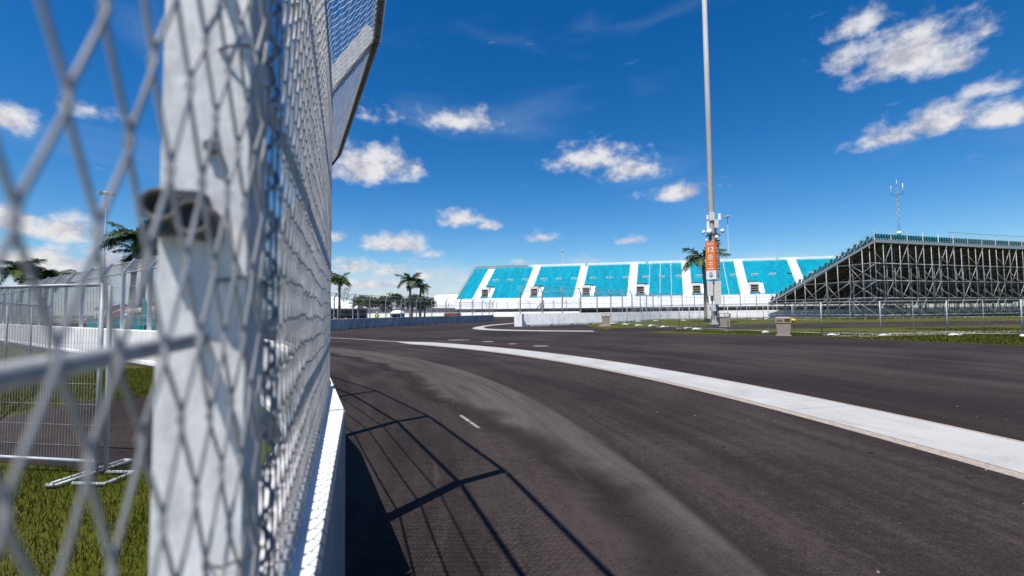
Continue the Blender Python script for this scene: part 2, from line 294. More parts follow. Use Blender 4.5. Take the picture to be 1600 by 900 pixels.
# ------------------------------------------------------------------ mesh helpers
class MB:
    def __init__(s): s.v = []; s.f = []
    def add(s, vs, fs):
        o = len(s.v); s.v += [tuple(p) for p in vs]; s.f += [tuple(i + o for i in f) for f in fs]; return s
    def box(s, x0, x1, y0, y1, z0, z1, fn=None):
        vs = [(x, y, z) for z in (z0, z1) for y in (y0, y1) for x in (x0, x1)]
        if fn: vs = [fn(*p) for p in vs]
        return s.add(vs, [(0, 2, 3, 1), (4, 5, 7, 6), (0, 1, 5, 4), (2, 6, 7, 3), (0, 4, 6, 2), (1, 3, 7, 5)])
    def tube(s, pts, r, n=6, caps=True):
        pts = [Vector(p) for p in pts]; L = len(pts)
        rr = r if isinstance(r, (list, tuple)) else [r] * L
        o = len(s.v); u = None
        for i, p in enumerate(pts):
            t = (pts[min(i + 1, L - 1)] - pts[max(i - 1, 0)])
            if t.length < 1e-9: t = Vector((0, 0, 1))
            t.normalize()
            if u is None:
                u = t.orthogonal().normalized()
            else:
                u = u - t * u.dot(t)
                u = u.normalized() if u.length > 1e-6 else t.orthogonal().normalized()
            w = t.cross(u)
            for k in range(n):
                a = 2 * pi * k / n; s.v.append(tuple(p + (u * cos(a) + w * sin(a)) * rr[i]))
        for i in range(L - 1):
            for k in range(n):
                a = o + i * n + k; b2 = o + i * n + (k + 1) % n
                s.f.append((a, b2, b2 + n, a + n))
        if caps:
            s.f.append(tuple(o + k for k in reversed(range(n)))); s.f.append(tuple(o + (L - 1) * n + k for k in range(n)))
        return s
    def prism(s, prof, x0, x1):      # profile (y,z) extruded along x
        n = len(prof); vs = [(x0, y, z) for y, z in prof] + [(x1, y, z) for y, z in prof]
        fs = [(i, (i + 1) % n, (i + 1) % n + n, i + n) for i in range(n)] + [tuple(reversed(range(n))), tuple(range(n, 2 * n))]
        return s.add(vs, fs)
    def lathe(s, prof, n=14, cx=0, cy=0):   # (r,z)
        vs = []; fs = []
        for r, z in prof:
            for k in range(n):
                a = 2 * pi * k / n; vs.append((cx + r * cos(a), cy + r * sin(a), z))
        for i in range(len(prof) - 1):
            for k in range(n):
                a = i * n + k; b = i * n + (k + 1) % n; fs.append((a, b, b + n, a + n))
        fs.append(tuple(reversed(range(n)))); fs.append(tuple((len(prof) - 1) * n + k for k in range(n)))
        return s.add(vs, fs)
    def mesh(s, name, mt, smooth=False):
        me = bpy.data.meshes.new(name); me.from_pydata(s.v, [], s.f); me.update()
        if mt is not None: me.materials.append(M[mt] if isinstance(mt, str) else mt)
        if smooth: me.polygons.foreach_set('use_smooth', [True] * len(me.polygons))
        return me
    def build(s, name, mt, parent=None, smooth=False, loc=None):
        return put(name, s.mesh(name, mt, smooth), parent, loc)
def put(name, me, parent=None, loc=None, rz=0, scale=None):
    o = bpy.data.objects.new(name, me); C.objects.link(o)
    if parent: o.parent = parent
    if loc is not None: o.location = loc
    if rz: o.rotation_euler = (0, 0, rz)
    if scale: o.scale = scale
    return o
def tag(o, label, cat, group=None, kind=None):
    if label: o['label'] = label
    if cat: o['category'] = cat
    if group: o['group'] = group
    if kind: o['kind'] = kind
    return o
def thing(name, label, cat, loc=(0, 0, 0), rz=0, group=None):
    o = bpy.data.objects.new(name, None); C.objects.link(o); o.empty_display_size = 0.3
    o.location = loc; o.rotation_euler = (0, 0, rz)
    return tag(o, label, cat, group)
def dup(root, loc, rz=0, label=None, group=None, scale=None):
    r = root.copy(); C.objects.link(r); r.location = loc; r.rotation_euler = (0, 0, rz)
    if scale: r.scale = scale
    if label: r['label'] = label
    if group: r['group'] = group
    for ch in list(root.children):
        c = ch.copy(); C.objects.link(c); c.parent = r
        for gch in ch.children:
            dd = gch.copy(); C.objects.link(dd); dd.parent = c
    return r
def sheet(name, pts, z, mt, kind='structure', label=None):
    me = bpy.data.meshes.new(name); me.from_pydata([(x, y, z) for x, y in pts], [], [tuple(range(len(pts)))]); me.update()
    if me.polygons[0].normal.z < 0: me.flip_normals()
    me.materials.append(M[mt]); o = put(name, me); o['kind'] = kind
    if label: o['label'] = label
    return o
def strip(name, A, B, z, mt, z1=None):
    n = len(A); vs = [(x, y, z) for x, y in A] + [(x, y, z if z1 is None else z1) for x, y in B]
    fs = [(i, i + 1, n + i + 1, n + i) for i in range(n - 1)]
    me = bpy.data.meshes.new(name); me.from_pydata(vs, [], fs); me.update()
    if me.polygons[0].normal.z < 0: me.flip_normals()
    me.materials.append(M[mt]); o = put(name, me); o['kind'] = 'structure'; return o
def smoothline(pts, sub=6):
    out = []; n = len(pts)
    for i in range(n - 1):
        p0 = pts[max(i - 1, 0)]; p1 = pts[i]; p2 = pts[i + 1]; p3 = pts[min(i + 2, n - 1)]
        for k in range(sub):
            t = k / sub
            out.append(tuple(0.5 * (2 * p1[j] + (p2[j] - p0[j]) * t + (2 * p0[j] - 5 * p1[j] + 4 * p2[j] - p3[j]) * t * t + (3 * p1[j] - p0[j] - 3 * p2[j] + p3[j]) * t ** 3) for j in range(2)))
    out.append(tuple(pts[-1])); return out
def polar(r, deg): a = radians(deg); return (KC[0] + r * sin(a), KC[1] + r * cos(a))

# ------------------------------------------------------------------ near fence line (an arc, then straight away to the left)
PHI0, RF, OFF, S0, SP = -0.2665, 25.579, 0.174, 0.678, 2.8434
FC = Vector((-OFF * cos(PHI0) - RF * cos(PHI0), OFF * sin(PHI0) + RF * sin(PHI0)))
SARC = 17.74
def fence_pt(s, p=0.0):
    q = min(s, SARC); phi = PHI0 - q / RF
    n = Vector((cos(phi), -sin(phi))); tt = Vector((sin(phi), cos(phi)))
    return FC + n * (RF + p) + tt * (s - q)

# ------------------------------------------------------------------ ground
sheet('ground', [(-4000, -1500), (4000, -1500), (4000, 5000), (-4000, 5000)], 0.0, 'grass')
left = [tuple(fence_pt(-14 + 0.7 * i, 0.0)) for i in range(96)]
right = [polar(52.7, a) for a in range(118, 57, -2)] + [(16.86, 28.6), (10.7, 33.5), (10.07, 35.16), (8.79, 36.3), (8.3, 39.5), (8.0, 46), (8.6, 58), (12, 68), (20, 79), (34, 82.5), (75, 82.5), (82, 92), (22, 116), (-8, 138), (-62, 148), (-110, 150), (-110, 80)]
sheet('track', left[::-1] + [(left[0][0] + 30, left[0][1])][:0] + [polar(52.7, 132), polar(52.7, 125)] + right, 0.008, 'asphalt')
sheet('access_road', [(8.3, 39.7), (9.15, 42.4), (13.24, 43.4), (18.08, 46.17), (28.33, 50.58), (44.37, 52.8), (64, 54.2), (110, 56), (110, 40), (64, 41.5), (45.36, 40.5), (32.9, 39.2), (24.75, 38.4), (20.63, 38.4), (13.3, 36.6), (10.07, 35.3), (8.85, 36.4)], 0.012, 'asphalt2')
sheet('path', [(18.6, 27.15), (22.7, 29.6), (28.3, 31.0), (35.8, 32.0), (70, 34), (70, 31), (32.4, 28.9), (26.1, 27.5), (20.5, 26.4)], 0.016, 'dirt')
sheet('service_road', [(3.0, 0.0), (-3.94, 5.06), (-4.84, 5.13), (-6.2, 5.45), (-14, 3.0), (-14, 6.0), (-8.5, 7.7), (-8.58, 9.05), (-7.56, 9.67), (-6.3, 9.6), (-3.2, 6.6)][1:], 0.006, 'asphalt2')
sheet('perimeter_road', [(-9.5, 13.6), (-11.46, 14.62), (-17.81, 18.17), (-24, 22.5), (-52, 43), (-52, 45.5), (-25, 24.4), (-21.7, 22.12), (-13.57, 16.9), (-10, 14.4)], 0.010, 'asphalt2')
sheet('far_field', [(-400, 160), (-62, 150), (-8, 140), (22, 118), (-60, 230), (-400, 300)], 0.004, 'dirt')
NK = 64
def taper(a): return max(0.0, min(1.0, (a - 37.5) / 4.5))
angs = [37.5 + (112 - 37.5) * i / NK for i in range(NK + 1)]
strip('kerb', [polar(33.45 - 0.66 * taper(a), a) for a in angs], [polar(33.45 + 0.62 * taper(a), a) for a in angs], 0.016, 'kerb')
strip('kerb_edging', [polar(33.45 - 0.86 * taper(a), a) for a in angs], [polar(33.447 - 0.66 * taper(a), a) for a in angs], 0.013, 'agg')
strip('kerb_edging', [polar(33.452 + 0.62 * taper(a), a) for a in angs], [polar(33.45 + 0.72 * taper(a), a) for a in angs], 0.013, 'agg')
la = [20 + 18.5 * i / 12 for i in range(13)]
lr = lambda a: 33.4 + 1.4 * ((38.5 - a) / 16) ** 1.2 if a < 38.5 else 33.4
strip('lane_line', [polar(lr(a) - 0.12, a) for a in la], [polar(lr(a) + 0.12, a) for a in la], 0.014, 'patch')
ko = smoothline([(6.5, 36.2), (3.86, 37.09), (0.8, 38.5), (-2.22, 41.0), (-3.7, 44.0), (-4.05, 47.2), (-3.6, 52), (-2.1, 58.5), (0.59, 65.35)])
ki = smoothline([(6.6, 37.6), (4.05, 38.6), (1.2, 40.1), (-1.55, 42.9), (-2.75, 45.6), (-3.0, 48.8), (-2.6, 53), (-1.0, 58.2), (1.3, 64.9)])
strip('kerb', ko, ki, 0.016, 'kerb')
def dash(a, b, w, mt, name='road_marking'):
    a = Vector(a); b = Vector(b); n = (b - a).normalized(); n = Vector((-n.y, n.x)) * w / 2
    sheet(name, [tuple(a + n), tuple(b + n), tuple(b - n), tuple(a - n)], 0.0125, mt)
dash((-0.86, 7.51), (-0.50, 6.69), 0.055, 'line')
for (xa, ya), (xb, yb), w in (((-4.0, 27.34), (-2.46, 27.1), 0.55), ((-1.75, 25.58), (-1.02, 25.49), 0.5), ((-0.25, 23.6), (0.25, 23.54), 0.4), ((0.95, 21.99), (1.78, 21.89), 0.45)):
    pts = []
    for k in range(18):
        a = 2 * pi * k / 18; rr = random.uniform(0.8, 1.1)
        pts.append(((xa + xb) / 2 + cos(a) * (xb - xa) / 2 * rr, (ya + yb) / 2 + sin(a) * w / 2 * rr))
    sheet('road_patch', pts, 0.0135, 'patch')

# grass blades
def blades(name, n, area, h, w, mt, keep):
    vs = []; fs = []
    x0, x1, y0, y1 = area; c = 0; tries = 0
    while c < n and tries < n * 6:
        tries += 1
        x = random.uniform(x0, x1); y = y0 + (y1 - y0) * random.random() ** 1.3
        if not keep(x, y): continue
        a = random.uniform(0, 2 * pi); hh = h * random.uniform(0.4, 1.25); lean = random.uniform(0, 0.6) * hh
        dx, dy = cos(a) * w, sin(a) * w; lx, ly = cos(a + 1.3) * lean, sin(a + 1.3) * lean
        o = len(vs)
        vs += [(x - dx, y - dy, 0), (x + dx, y + dy, 0), (x + dx * .5 + lx * .4, y + dy * .5 + ly * .4, hh * .6), (x + lx, y + ly, hh)]
        fs += [(o, o + 1, o + 2), (o, o + 2, o + 3)]; c += 1
    me = bpy.data.meshes.new(name); me.from_pydata(vs, [], fs); me.update(); me.materials.append(M[mt])
    o = put(name, me); o['kind'] = 'stuff'; return o
def nl(x, y):   # left of the near barrier, off the service road
    if (Vector((x, y)) - FC).length > RF - 0.35: return False
    lo = 5.1 - 0.05 * (x + 4) if x > -6.2 else 5.45 + 0.31 * (x + 6.2)
    hi_ = 9.65 if x > -7.6 else (9.05 if x > -8.6 else 7.7 + (x + 8.5) * 0.3)
    if lo < y < hi_: return False
    return True
g1 = blades('grass', 110000, (-15, 0, 1.2, 14.5), 0.075, 0.0032, 'blade', nl)
g1['label'] = 'ragged green grass behind the near fence beside the service road'
def nr(x, y):
    r = hypot(x - KC[0], y - KC[1]); return r > 52.75 and y < 37 - 0.4 * (x - 10) if x < 30 else r > 52.75
g2 = blades('grass', 30000, (9.5, 38, 17, 36), 0.10, 0.02, 'blade', nr)
g2['label'] = 'bright mown grass verge along the right edge of the track'

rp = random.Random(11); pv = MB()
for k in range(170):
    r_ = rp.uniform(27.0, 36.0) if k % 3 else rp.uniform(32.2, 34.6); a_ = rp.uniform(40, 98); x, y = polar(r_, a_); sz = rp.uniform(0.004, 0.013) * (1.6 if k % 17 == 0 else 1)
    q = [Vector((rp.gauss(0, 1), rp.gauss(0, 1), abs(rp.gauss(0, .6)))).normalized() * sz for _ in range(4)]
    c_ = Vector((x, y, 0.012))
    pv.add([c_ + Vector((sz, 0, 0)), c_ + Vector((-sz * .5, sz * .9, 0)), c_ + Vector((-sz * .6, -sz * .8, 0)), c_ + Vector((0.1 * sz, 0, sz * 1.1))], [(0, 1, 3), (1, 2, 3), (2, 0, 3)])
o = pv.build('gravel', 'agg'); o['kind'] = 'stuff'; o['label'] = 'loose pale grit scattered on the dark asphalt'
# ------------------------------------------------------------------ catch fences
ZB, ZT, OV = 3.33, 3.81, 0.312          # bend height, tip height, overhang
def chainlink(L, cols, zlo, zhi, hi=False, wr=0.0024, row=0.0725, phase=1, ztop=True):
    mb = MB(); a = L / cols; jit = {}
    z0 = 1.8217; m0 = math.ceil((zlo - z0) / row); m1 = math.floor((zhi - z0) / row)
    sl = hypot(ZT - ZB, OV)
    def mp(x, v, off):
        if v <= ZB: return (x, -0.016 - off, v)
        u = (v - ZB) / sl
        return (x, -0.016 - OV * u - off * 0.84, ZB + (ZT - ZB) * u + off * 0.5)
    for j in range(cols):
        pts = []
        for mm in range(m0, m1 + 1):
            at_left = ((j + mm + phase) % 2 == 0)
            x = (j if at_left else j + 1) * a
            v = z0 + mm * row
            if hi:
                key = (j if at_left else j + 1, mm)
                if key not in jit: jit[key] = (random.uniform(-.003, .003), random.uniform(-.007, .007) + 0.010 * sin(x * 3.1 + mm * 0.35) + 0.006 * sin(x * 7.3 + mm))
                jx, jv = jit[key]
                if mm <= m0 + 1 or mm >= m1 - 1: jv *= 0.2
                sgn = 1 if at_left else -1
                inx = wr * 0.9 * (-1 if at_left else 1)
                pts.append(mp(x + jx, v - 0.006 + jv, -sgn * wr * 0.85)); pts.append(mp(x + jx - inx * 0.4, v + jv, 0)); pts.append(mp(x + jx, v + 0.006 + jv, sgn * wr * 0.85))
            else: pts.append(mp(x, v, (wr if (mm % 2) else -wr) * .6))
        mb.tube(pts, wr, 6 if hi else 3, caps=False)
    return mb
def helix(L, y, z, r, pitch, wr, n=4):
    turns = L / pitch; k = int(turns * 8)
    return [(L * i / k, y + r * cos(2 * pi * turns * i / k), z + r * sin(2 * pi * turns * i / k)) for i in range(k + 1)]
HB, TF, TW = 0.10, 0.009, 0.007         # H section
def hpost(z0):
    mb = MB()
    # path along the post and then the arm; local y: 0 front (track side) .. HB back
    def sec(x0, x1, y0, y1):
        n_arm = Vector((0, -OV, ZT - ZB)).normalized(); k = Vector((0, ZB, 0))
        # mitre: section plane at the bend shared by both legs
        lower = [(x0, y0), (x1, y0), (x1, y1), (x0, y1)]
        t = math.tan(0.5 * math.atan2(OV, ZT - ZB))
        vs = [(x, y, z0) for x, y in lower] + [(x, y, ZB + y * t - 0.0) for x, y in lower]
        al = hypot(OV, ZT - ZB); d = Vector((0, -OV, ZT - ZB)) / al
        nrm = Vector((0, d.z, -d.y))
        base = Vector((0, 0, ZB))
        vs += [tuple(Vector((x, 0, 0)) + base + nrm * y + d * (al + 0.05)) for x, y in lower]
        fs = []
        for q in (0, 4):
            for i in range(4): fs.append((q + i, q + (i + 1) % 4, q + 4 + (i + 1) % 4, q + 4 + i))
        fs += [(3, 2, 1, 0), (8, 9, 10, 11)]
        mb.add(vs, fs)
    sec(0, TF, 0, HB); sec(HB - TF, HB, 0, HB); sec(TF, HB - TF, HB / 2 - TW / 2, HB / 2 + TW / 2)
    return mb
CABZ = (1.668, 2.20, 2.77)
def lineT(L, y, z, r, n=6, sag=0.0, seg=1):
    return MB().tube([(L * i / seg, y, z - sag * 4 * (i / seg) * (1 - i / seg)) for i in range(seg + 1)], r, n)
lo_mesh = chainlink(SP, 93, 1.30, 3.88).mesh('chain_link_mesh', 'wire')
far_mesh = chainlink(SP, 31, 1.30, 3.88, wr=0.0045, row=0.2175).mesh('chain_link_mesh', 'wire')
hi_mb = chainlink(SP, 93, 1.205, 3.88, hi=True, wr=0.0021)
for k in range(94):     # wire ends twisted round the tip rail
    x = k * SP / 93 + 0.004
    pts = [(x + 0.0012 * q, -0.016 - OV - 0.0 + 0.034 * cos(q * 0.9 + 2.2), ZT + 0.034 * sin(q * 0.9 + 2.2)) for q in range(9)]
    hi_mb.tube(pts, 0.0026, 4, caps=False)
hi_mb.tube(helix(SP, -0.006, 1.20, 0.020, SP / 46, 0.003), 0.0030, 5, caps=False)
hi_mesh = hi_mb.mesh('chain_link_mesh', 'wire', smooth=True)
post_hi = hpost(1.15).mesh('post', 'post'); post_far = hpost(1.0).mesh('post', 'steel')
rails = {
 'top_rail': lineT(SP, 0.012, ZB - 0.02, 0.026, 8), 'tip_rail': lineT(SP, -OV - 0.016, ZT, 0.026, 8),
 'bottom_rail': lineT(SP, -0.006, 1.20, 0.0155, 8)}
rail_me = {k: v.mesh(k, 'steel', True) for k, v in rails.items()}
rail_me['top_rail_shade_tone'] = rails['top_rail'].mesh('top_rail', 'darksteel', True); rail_me['tip_rail_shade_tone'] = rails['tip_rail'].mesh('tip_rail', 'darksteel', True)  # near rails are galvanised too; this dark colour paints in their shaded side
cab_me = [lineT(SP, 0.05, z, 0.0095, 8, 0.02 if i == 0 else 0.006, 8).mesh('cable', 'cablegrey', True) for i, z in enumerate(CABZ)]
kick_me = MB().box(0.02, SP - 0.02, -0.010, -0.002, 1.152, 1.186).mesh('kick_plate', 'plate')
ring_me = None

def bay_frame(a, b):
    a = Vector(a); b = Vector(b); d = b - a; return a, d.length, atan2(d.y, d.x)
def catch_fence(label, pts, near=False, zs=None, group=None, mesh_me=None, skip_post0=False):
    base = pts[0]
    root = thing('catch_fence', label, 'fence', (base[0], base[1], 0), 0, group)
    for i, p in enumerate(pts):
        q = pts[min(i + 1, len(pts) - 1)]; pr = pts[max(i - 1, 0)]
        ang = atan2(q[1] - pr[1], q[0] - pr[0])
        z = zs(i) if zs else 1.0
        loc = (p[0] - base[0], p[1] - base[1], 0)
        put('post', post_hi if near else post_far, root, loc, ang, (1, 1, z))
        if i == len(pts) - 1: break
        a, L, an = bay_frame(p, pts[i + 1]); sx = L / SP
        me = (hi_mesh if near and i < 4 else lo_mesh) if mesh_me is None else mesh_me
        put('chain_link_mesh', me, root, loc, an, (sx, 1, z))
        if near and i < 5:
            for cm in cab_me: put('cable', cm, root, loc, an, (sx, 1, 1))
            put('bottom_rail', rail_me['bottom_rail'], root, loc, an, (sx, 1, 1)); put('kick_plate', kick_me, root, loc, an, (sx, 1, 1))
            put('top_rail', rail_me['top_rail_shade_tone'], root, loc, an, (sx, 1, z)); put('tip_rail', rail_me['tip_rail_shade_tone'], root, loc, an, (sx, 1, z))
        else:
            for cm in cab_me: put('cable', cm, root, loc, an, (sx, 1, z))
            put('top_rail', rail_me['top_rail'], root, loc, an, (sx, 1, z)); put('tip_rail', rail_me['tip_rail'], root, loc, an, (sx, 1, z))
    return root
near_pts = [tuple(fence_pt(S0 + SP * i)) for i in range(-2, 22)]
nf = catch_fence('tall galvanised catch fence with leaning top curving away along the white barrier at left', near_pts, True)
# fittings on the near post
def on_near(p3): return (p3[0] - near_pts[0][0], p3[1] - near_pts[0][1], p3[2])
P0 = Vector(near_pts[2]); T0 = (Vector(near_pts[3]) - Vector(near_pts[1])).normalized(); N0 = Vector((T0.y, -T0.x))
def ring_tube(name, p, z, ro, ri, ln, mt):
    mb = MB(); n = 20; vs = []; fs = []
    for (r, l) in ((ri, ln), (ri, 0), (ro * .94, -0.004), (ro, 0.004), (ro, ln)):
        for k in range(n):
            a = 2 * pi * k / n; vs.append((l, r * cos(a), r * sin(a)))
    for i in range(4):
        for k in range(n):
            a = i * n + k; b = i * n + (k + 1) % n; fs.append((a, b, b + n, a + n))
    vs_c = len(vs); fs.append(tuple(range(n)))
    mb.add(vs, fs)
    q = P0 - N0 * p - T0 * ln
    o = mb.build(name, mt, nf, True, on_near((q.x, q.y, z))); o.rotation_euler = (0, 0, atan2(T0.y, T0.x)); return o
ring_tube('cable_clamp', 0.084, 1.832, 0.022, 0.014, 0.04, 'clamp')
ring_tube('cable_clamp', 0.050, 1.818, 0.023, 0.015, 0.04, 'clamp')
MB().box(-0.028, 0.0, -0.100, -0.045, 1.80, 1.855).build('clamp_body', 'darksteel', nf, False, on_near((P0.x, P0.y, 0))).rotation_euler = (0, 0, 0)
o = bpy.data.objects['clamp_body']; o.rotation_euler = (0, 0, atan2(T0.y, T0.x)); o.data.vertices.foreach_set('co', [c for v in o.data.vertices for c in (v.co.x, -v.co.y, v.co.z)]); o.data.flip_normals()
bq = P0 - N0 * 0.042 - T0 * 0.006
bo = MB().lathe([(0.0, -0.004), (0.0095, -0.004), (0.0095, 0.004), (0.0, 0.004)], 6).build('bolt', 'darksteel', nf, False, on_near((bq.x, bq.y, 1.92))); bo.rotation_euler = (0, pi / 2, atan2(T0.y, T0.x))
for i in range(1, 6):      # dark lacing that ties the mesh to each near post
    Pi = Vector(near_pts[i]); Ti = (Vector(near_pts[i + 1]) - Vector(near_pts[i])).normalized(); Ni = Vector((Ti.y, -Ti.x))
    q = Pi + Ti * 0.112 + Ni * 0.012
    pts = [(0.010 * cos(k * 0.9), 0.010 * sin(k * 0.9), 1.2 + (ZB - 1.2) * k / 210) for k in range(211)]
    MB().tube(pts, 0.0036, 5, False).build('lacing_wire', 'rope', nf, True, on_near((q.x, q.y, 0)))
    for z in (1.38, 1.74, 2.05, 2.33, 2.66, 2.98, 3.2):
        tp = []
        for k in range(15):
            a = 2 * pi * k / 14 * 1.05
            tp.append(tuple((Ti * (0.045 + 0.062 * cos(a)) + Ni * (-0.012 + 0.036 * sin(a))).to_3d() + Vector((0, 0, 0.012 * k / 14 + 0.004 * sin(3 * a)))))
        MB().tube(tp, 0.0021, 5, False).build('wire_tie', 'clamp', nf, True, on_near((Pi.x, Pi.y, z)))
# ------------------------------------------------------------------ concrete blocks
def block_mesh(L, mt, wid=0.16, h=1.15, name='concrete_barrier', batter=0.0):
    sh = 0.01
    prof = [(-0.110 - batter, 0.10), (-0.110 - batter, 0.0), (wid + 0.03, 0.0), (wid + 0.03, 0.10), (wid, 0.16), (wid, h - 0.02), (wid - 0.02, h), (-0.096, h), (-0.106, h - 0.02), (-0.1095 - batter, 0.16)]
    return MB().prism([(y + sh, z) for y, z in prof], 0.012, L - 0.012).mesh(name, mt)
ORD = 'first second third fourth fifth sixth seventh eighth ninth tenth eleventh twelfth thirteenth fourteenth fifteenth sixteenth seventeenth eighteenth nineteenth twentieth'.split()
ORD += ['twenty-' + w for w in ORD[:9]] + ['thirtieth'] + ['thirty-' + w for w in ORD[:9]] + ['fortieth']
def wall(pts, L, label, group, mt, zs=1.0, name='concrete_barrier', foot=True, face=None, batter=0.0):
    # walk blocks of length L along the polyline
    P = [Vector(p) for p in pts]; me = block_mesh(L, mt, batter=batter)
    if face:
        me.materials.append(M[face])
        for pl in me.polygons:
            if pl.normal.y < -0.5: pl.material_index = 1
    notch = MB().box(L * 0.2, L * 0.3, -0.112 - batter, -0.09, 0.0, 0.09).box(L * 0.7, L * 0.8, -0.112, -0.10, 0.0, 0.09).mesh('lifting_slot', 'dark')
    i = 0; cur = P[0]; out = []
    while True:
        # find the next point at distance L
        j = i; q = None
        while j < len(P) - 1:
            a, b = P[j], P[j + 1]; d = b - a; f = a - cur
            A = d.dot(d); B = 2 * f.dot(d); Cc = f.dot(f) - L * L; disc = B * B - 4 * A * Cc
            if disc >= 0:
                t = (-B + sqrt(disc)) / (2 * A)
                if 0 <= t <= 1 and ((a + d * t) - cur).length > L * 0.99: q = a + d * t; break
            j += 1
        if q is None: break
        d = q - cur
        o = put(name, me, None, (cur.x, cur.y, 0), atan2(d.y, d.x), (1, 1, zs))
        tag(o, label % ORD[len(out)], 'barrier', group)
        if foot:
            s = put('lifting_slot', notch, o)
        out.append(o); cur = q; i = j
    return out
SB = 2.78
bw = [tuple(fence_pt(SB + SP * (i * 0.25))) for i in range(-12, 80)]
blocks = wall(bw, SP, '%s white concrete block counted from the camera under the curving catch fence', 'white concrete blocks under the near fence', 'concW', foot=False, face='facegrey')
near_lab = ['white concrete block at the near end of the barrier, partly behind the camera', 'long white concrete block with mesh shadows nearest along the fence foot', 'white concrete block just past the first shadowed joint', 'third white barrier block, mostly hidden behind the mesh']
for b_, l_ in zip(blocks, near_lab): b_['label'] = l_; del b_['group']

def even(pts, L):
    P = [Vector(p) for p in pts]; cur = P[0]; out = [tuple(cur)]; i = 0
    acc_ = 0; 
    seg = [(P[k + 1] - P[k]).length for k in range(len(P) - 1)]; tot = sum(seg); n = int(tot / L)
    for k in range(1, n + 1):
        dd = k * L; j = 0
        while j < len(seg) - 1 and dd > seg[j]: dd -= seg[j]; j += 1
        out.append(tuple(P[j] + (P[j + 1] - P[j]) * (dd / seg[j])))
    return out
F1 = smoothline([(-21.5, 36), (-18.7, 41.5), (-17.6, 46), (-16.0, 53), (-13.7, 60), (-11.5, 64.5), (-9.7, 68), (-7.3, 72), (-4.9, 77), (-3.8, 81), (-3.2, 86)], 5)
wall(F1, 3.4, 'grey shaded block of the curved wall across the track, %s from its left end', 'grey concrete blocks of the curved wall across the track', 'concG', 0.92)
catch_fence('catch fence with bent post tops on the curved grey wall across the track', even(F1, 3.4), False, lambda i: 0.95, None, far_mesh)
F2 = smoothline([(0.9, 50.3), (5.6, 53.9), (11.8, 59.2), (18, 66.5), (24.5, 75.5), (34, 82), (46, 84), (60, 86), (76, 90), (110, 98)], 5)
wall(F2, 3.4, 'white block of the right hand wall, %s beyond the end block by the kerb', 'white concrete blocks of the right hand wall', 'concW', 1.22, batter=0.28)
catch_fence('catch fence on the white wall that curves right in front of the turquoise seats', even(F2, 3.2)[::-1], False, lambda i: 1.16 - 0.006 * i * 0, None, far_mesh)
F3 = [(-75, 151), (-62, 149), (-8, 139.5), (20, 119)]
wall(F3, 4.0, 'far white block at the turquoise grandstand foot, %s from the wall left end', 'far white blocks at the grandstand foot', 'concW', 1.25, foot=False, batter=0.28)
catch_fence('distant catch fence on the far white wall below the turquoise grandstand', even(F3, 4.0), False, lambda i: 1.15, None, far_mesh)
# end cap of the right hand wall
eb = MB().box(-0.5, 0.5, -0.22, 0.22, 0, 1.42).build('wall_end_block', 'concW', None, False, (0.75, 49.95, 0)); eb.rotation_euler = (0, 0, radians(-35))
tag(eb, 'squared white concrete end block of the wall beside the kerb tip', 'barrier')

# ------------------------------------------------------------------ temporary fence panels
def temp_panel(L, H=2.05, near=False, mid=True, vs=0.10):
    r = 0.021
    fr = MB().tube([(0, 0, 0.05), (0, 0, H)], r, 8).tube([(L, 0, 0.05), (L, 0, H)], r, 8)
    parts = {'frame': fr.tube([(0.015, 0, H - 0.02), (L - 0.015, 0, H - 0.02)], r * .95, 8).tube([(0.015, 0, 0.14), (L - 0.015, 0, 0.14)], r * .95, 8)}
    if mid:
        fr.tube([(0.015, 0, H * 0.53), (L - 0.015, 0, H * 0.53)], r * .6, 6).tube([(L / 2, 0, 0.14), (L / 2, 0, H - 0.02)], r * .65, 6)
    ms = MB(); n = max(2, int(L / vs)); wr = 0.0019 if near else 0.0022
    for k in range(1, n): ms.tube([(L * k / n, 0, 0.14), (L * k / n, 0, H - 0.02)], wr, 4, False)
    k = 0.30
    while k < H - 0.1:
        ms.tube([(0, 0.004, k), (L, 0.004, k)], wr, 4, False); k += 0.22 if near else 0.30
    parts['mesh_infill'] = ms
    ft = MB()
    for x in (0.0,):
        ft.tube([(x, -0.38, 0.03), (x, 0.38, 0.03)], 0.02, 6).tube([(x + 0.10, -0.38, 0.03), (x + 0.10, 0.38, 0.03)], 0.02, 6)
        ft.tube([(x, -0.38, 0.03), (x + 0.10, -0.38, 0.03)], 0.02, 6).tube([(x, 0.38, 0.03), (x + 0.10, 0.38, 0.03)], 0.02, 6)
    parts['foot'] = ft
    return parts
def place_panels(P, label, group, H=2.05, near=False, mid=True, vs=0.10, labels=None):
    for i in range(len(P) - 1):
        a, L, an = bay_frame(P[i], P[i + 1])
        r = thing('temporary_fence_panel', labels[i] if labels else label % ORD[i], 'fence panel', (a.x, a.y, 0.0), an, None if labels else group)
        for nm, mb in temp_panel(L - 0.03, H, near, mid, vs).items():
            o = mb.build(nm, 'wire' if nm == 'mesh_infill' else 'steel', r, True)
            if nm == 'mesh_infill': o['kind'] = 'stuff'
F4 = [(12.27, 56.3), (13.3, 52.8), (13.85, 48.45), (14.1, 43.6), (14.6, 39.8), (15.35, 37.4), (16.5, 34.9), (17.75, 31.6), (19.31, 28.5), (22.2, 27.5), (25.5, 26.75), (28.6, 25.6), (31.8, 24.6)]
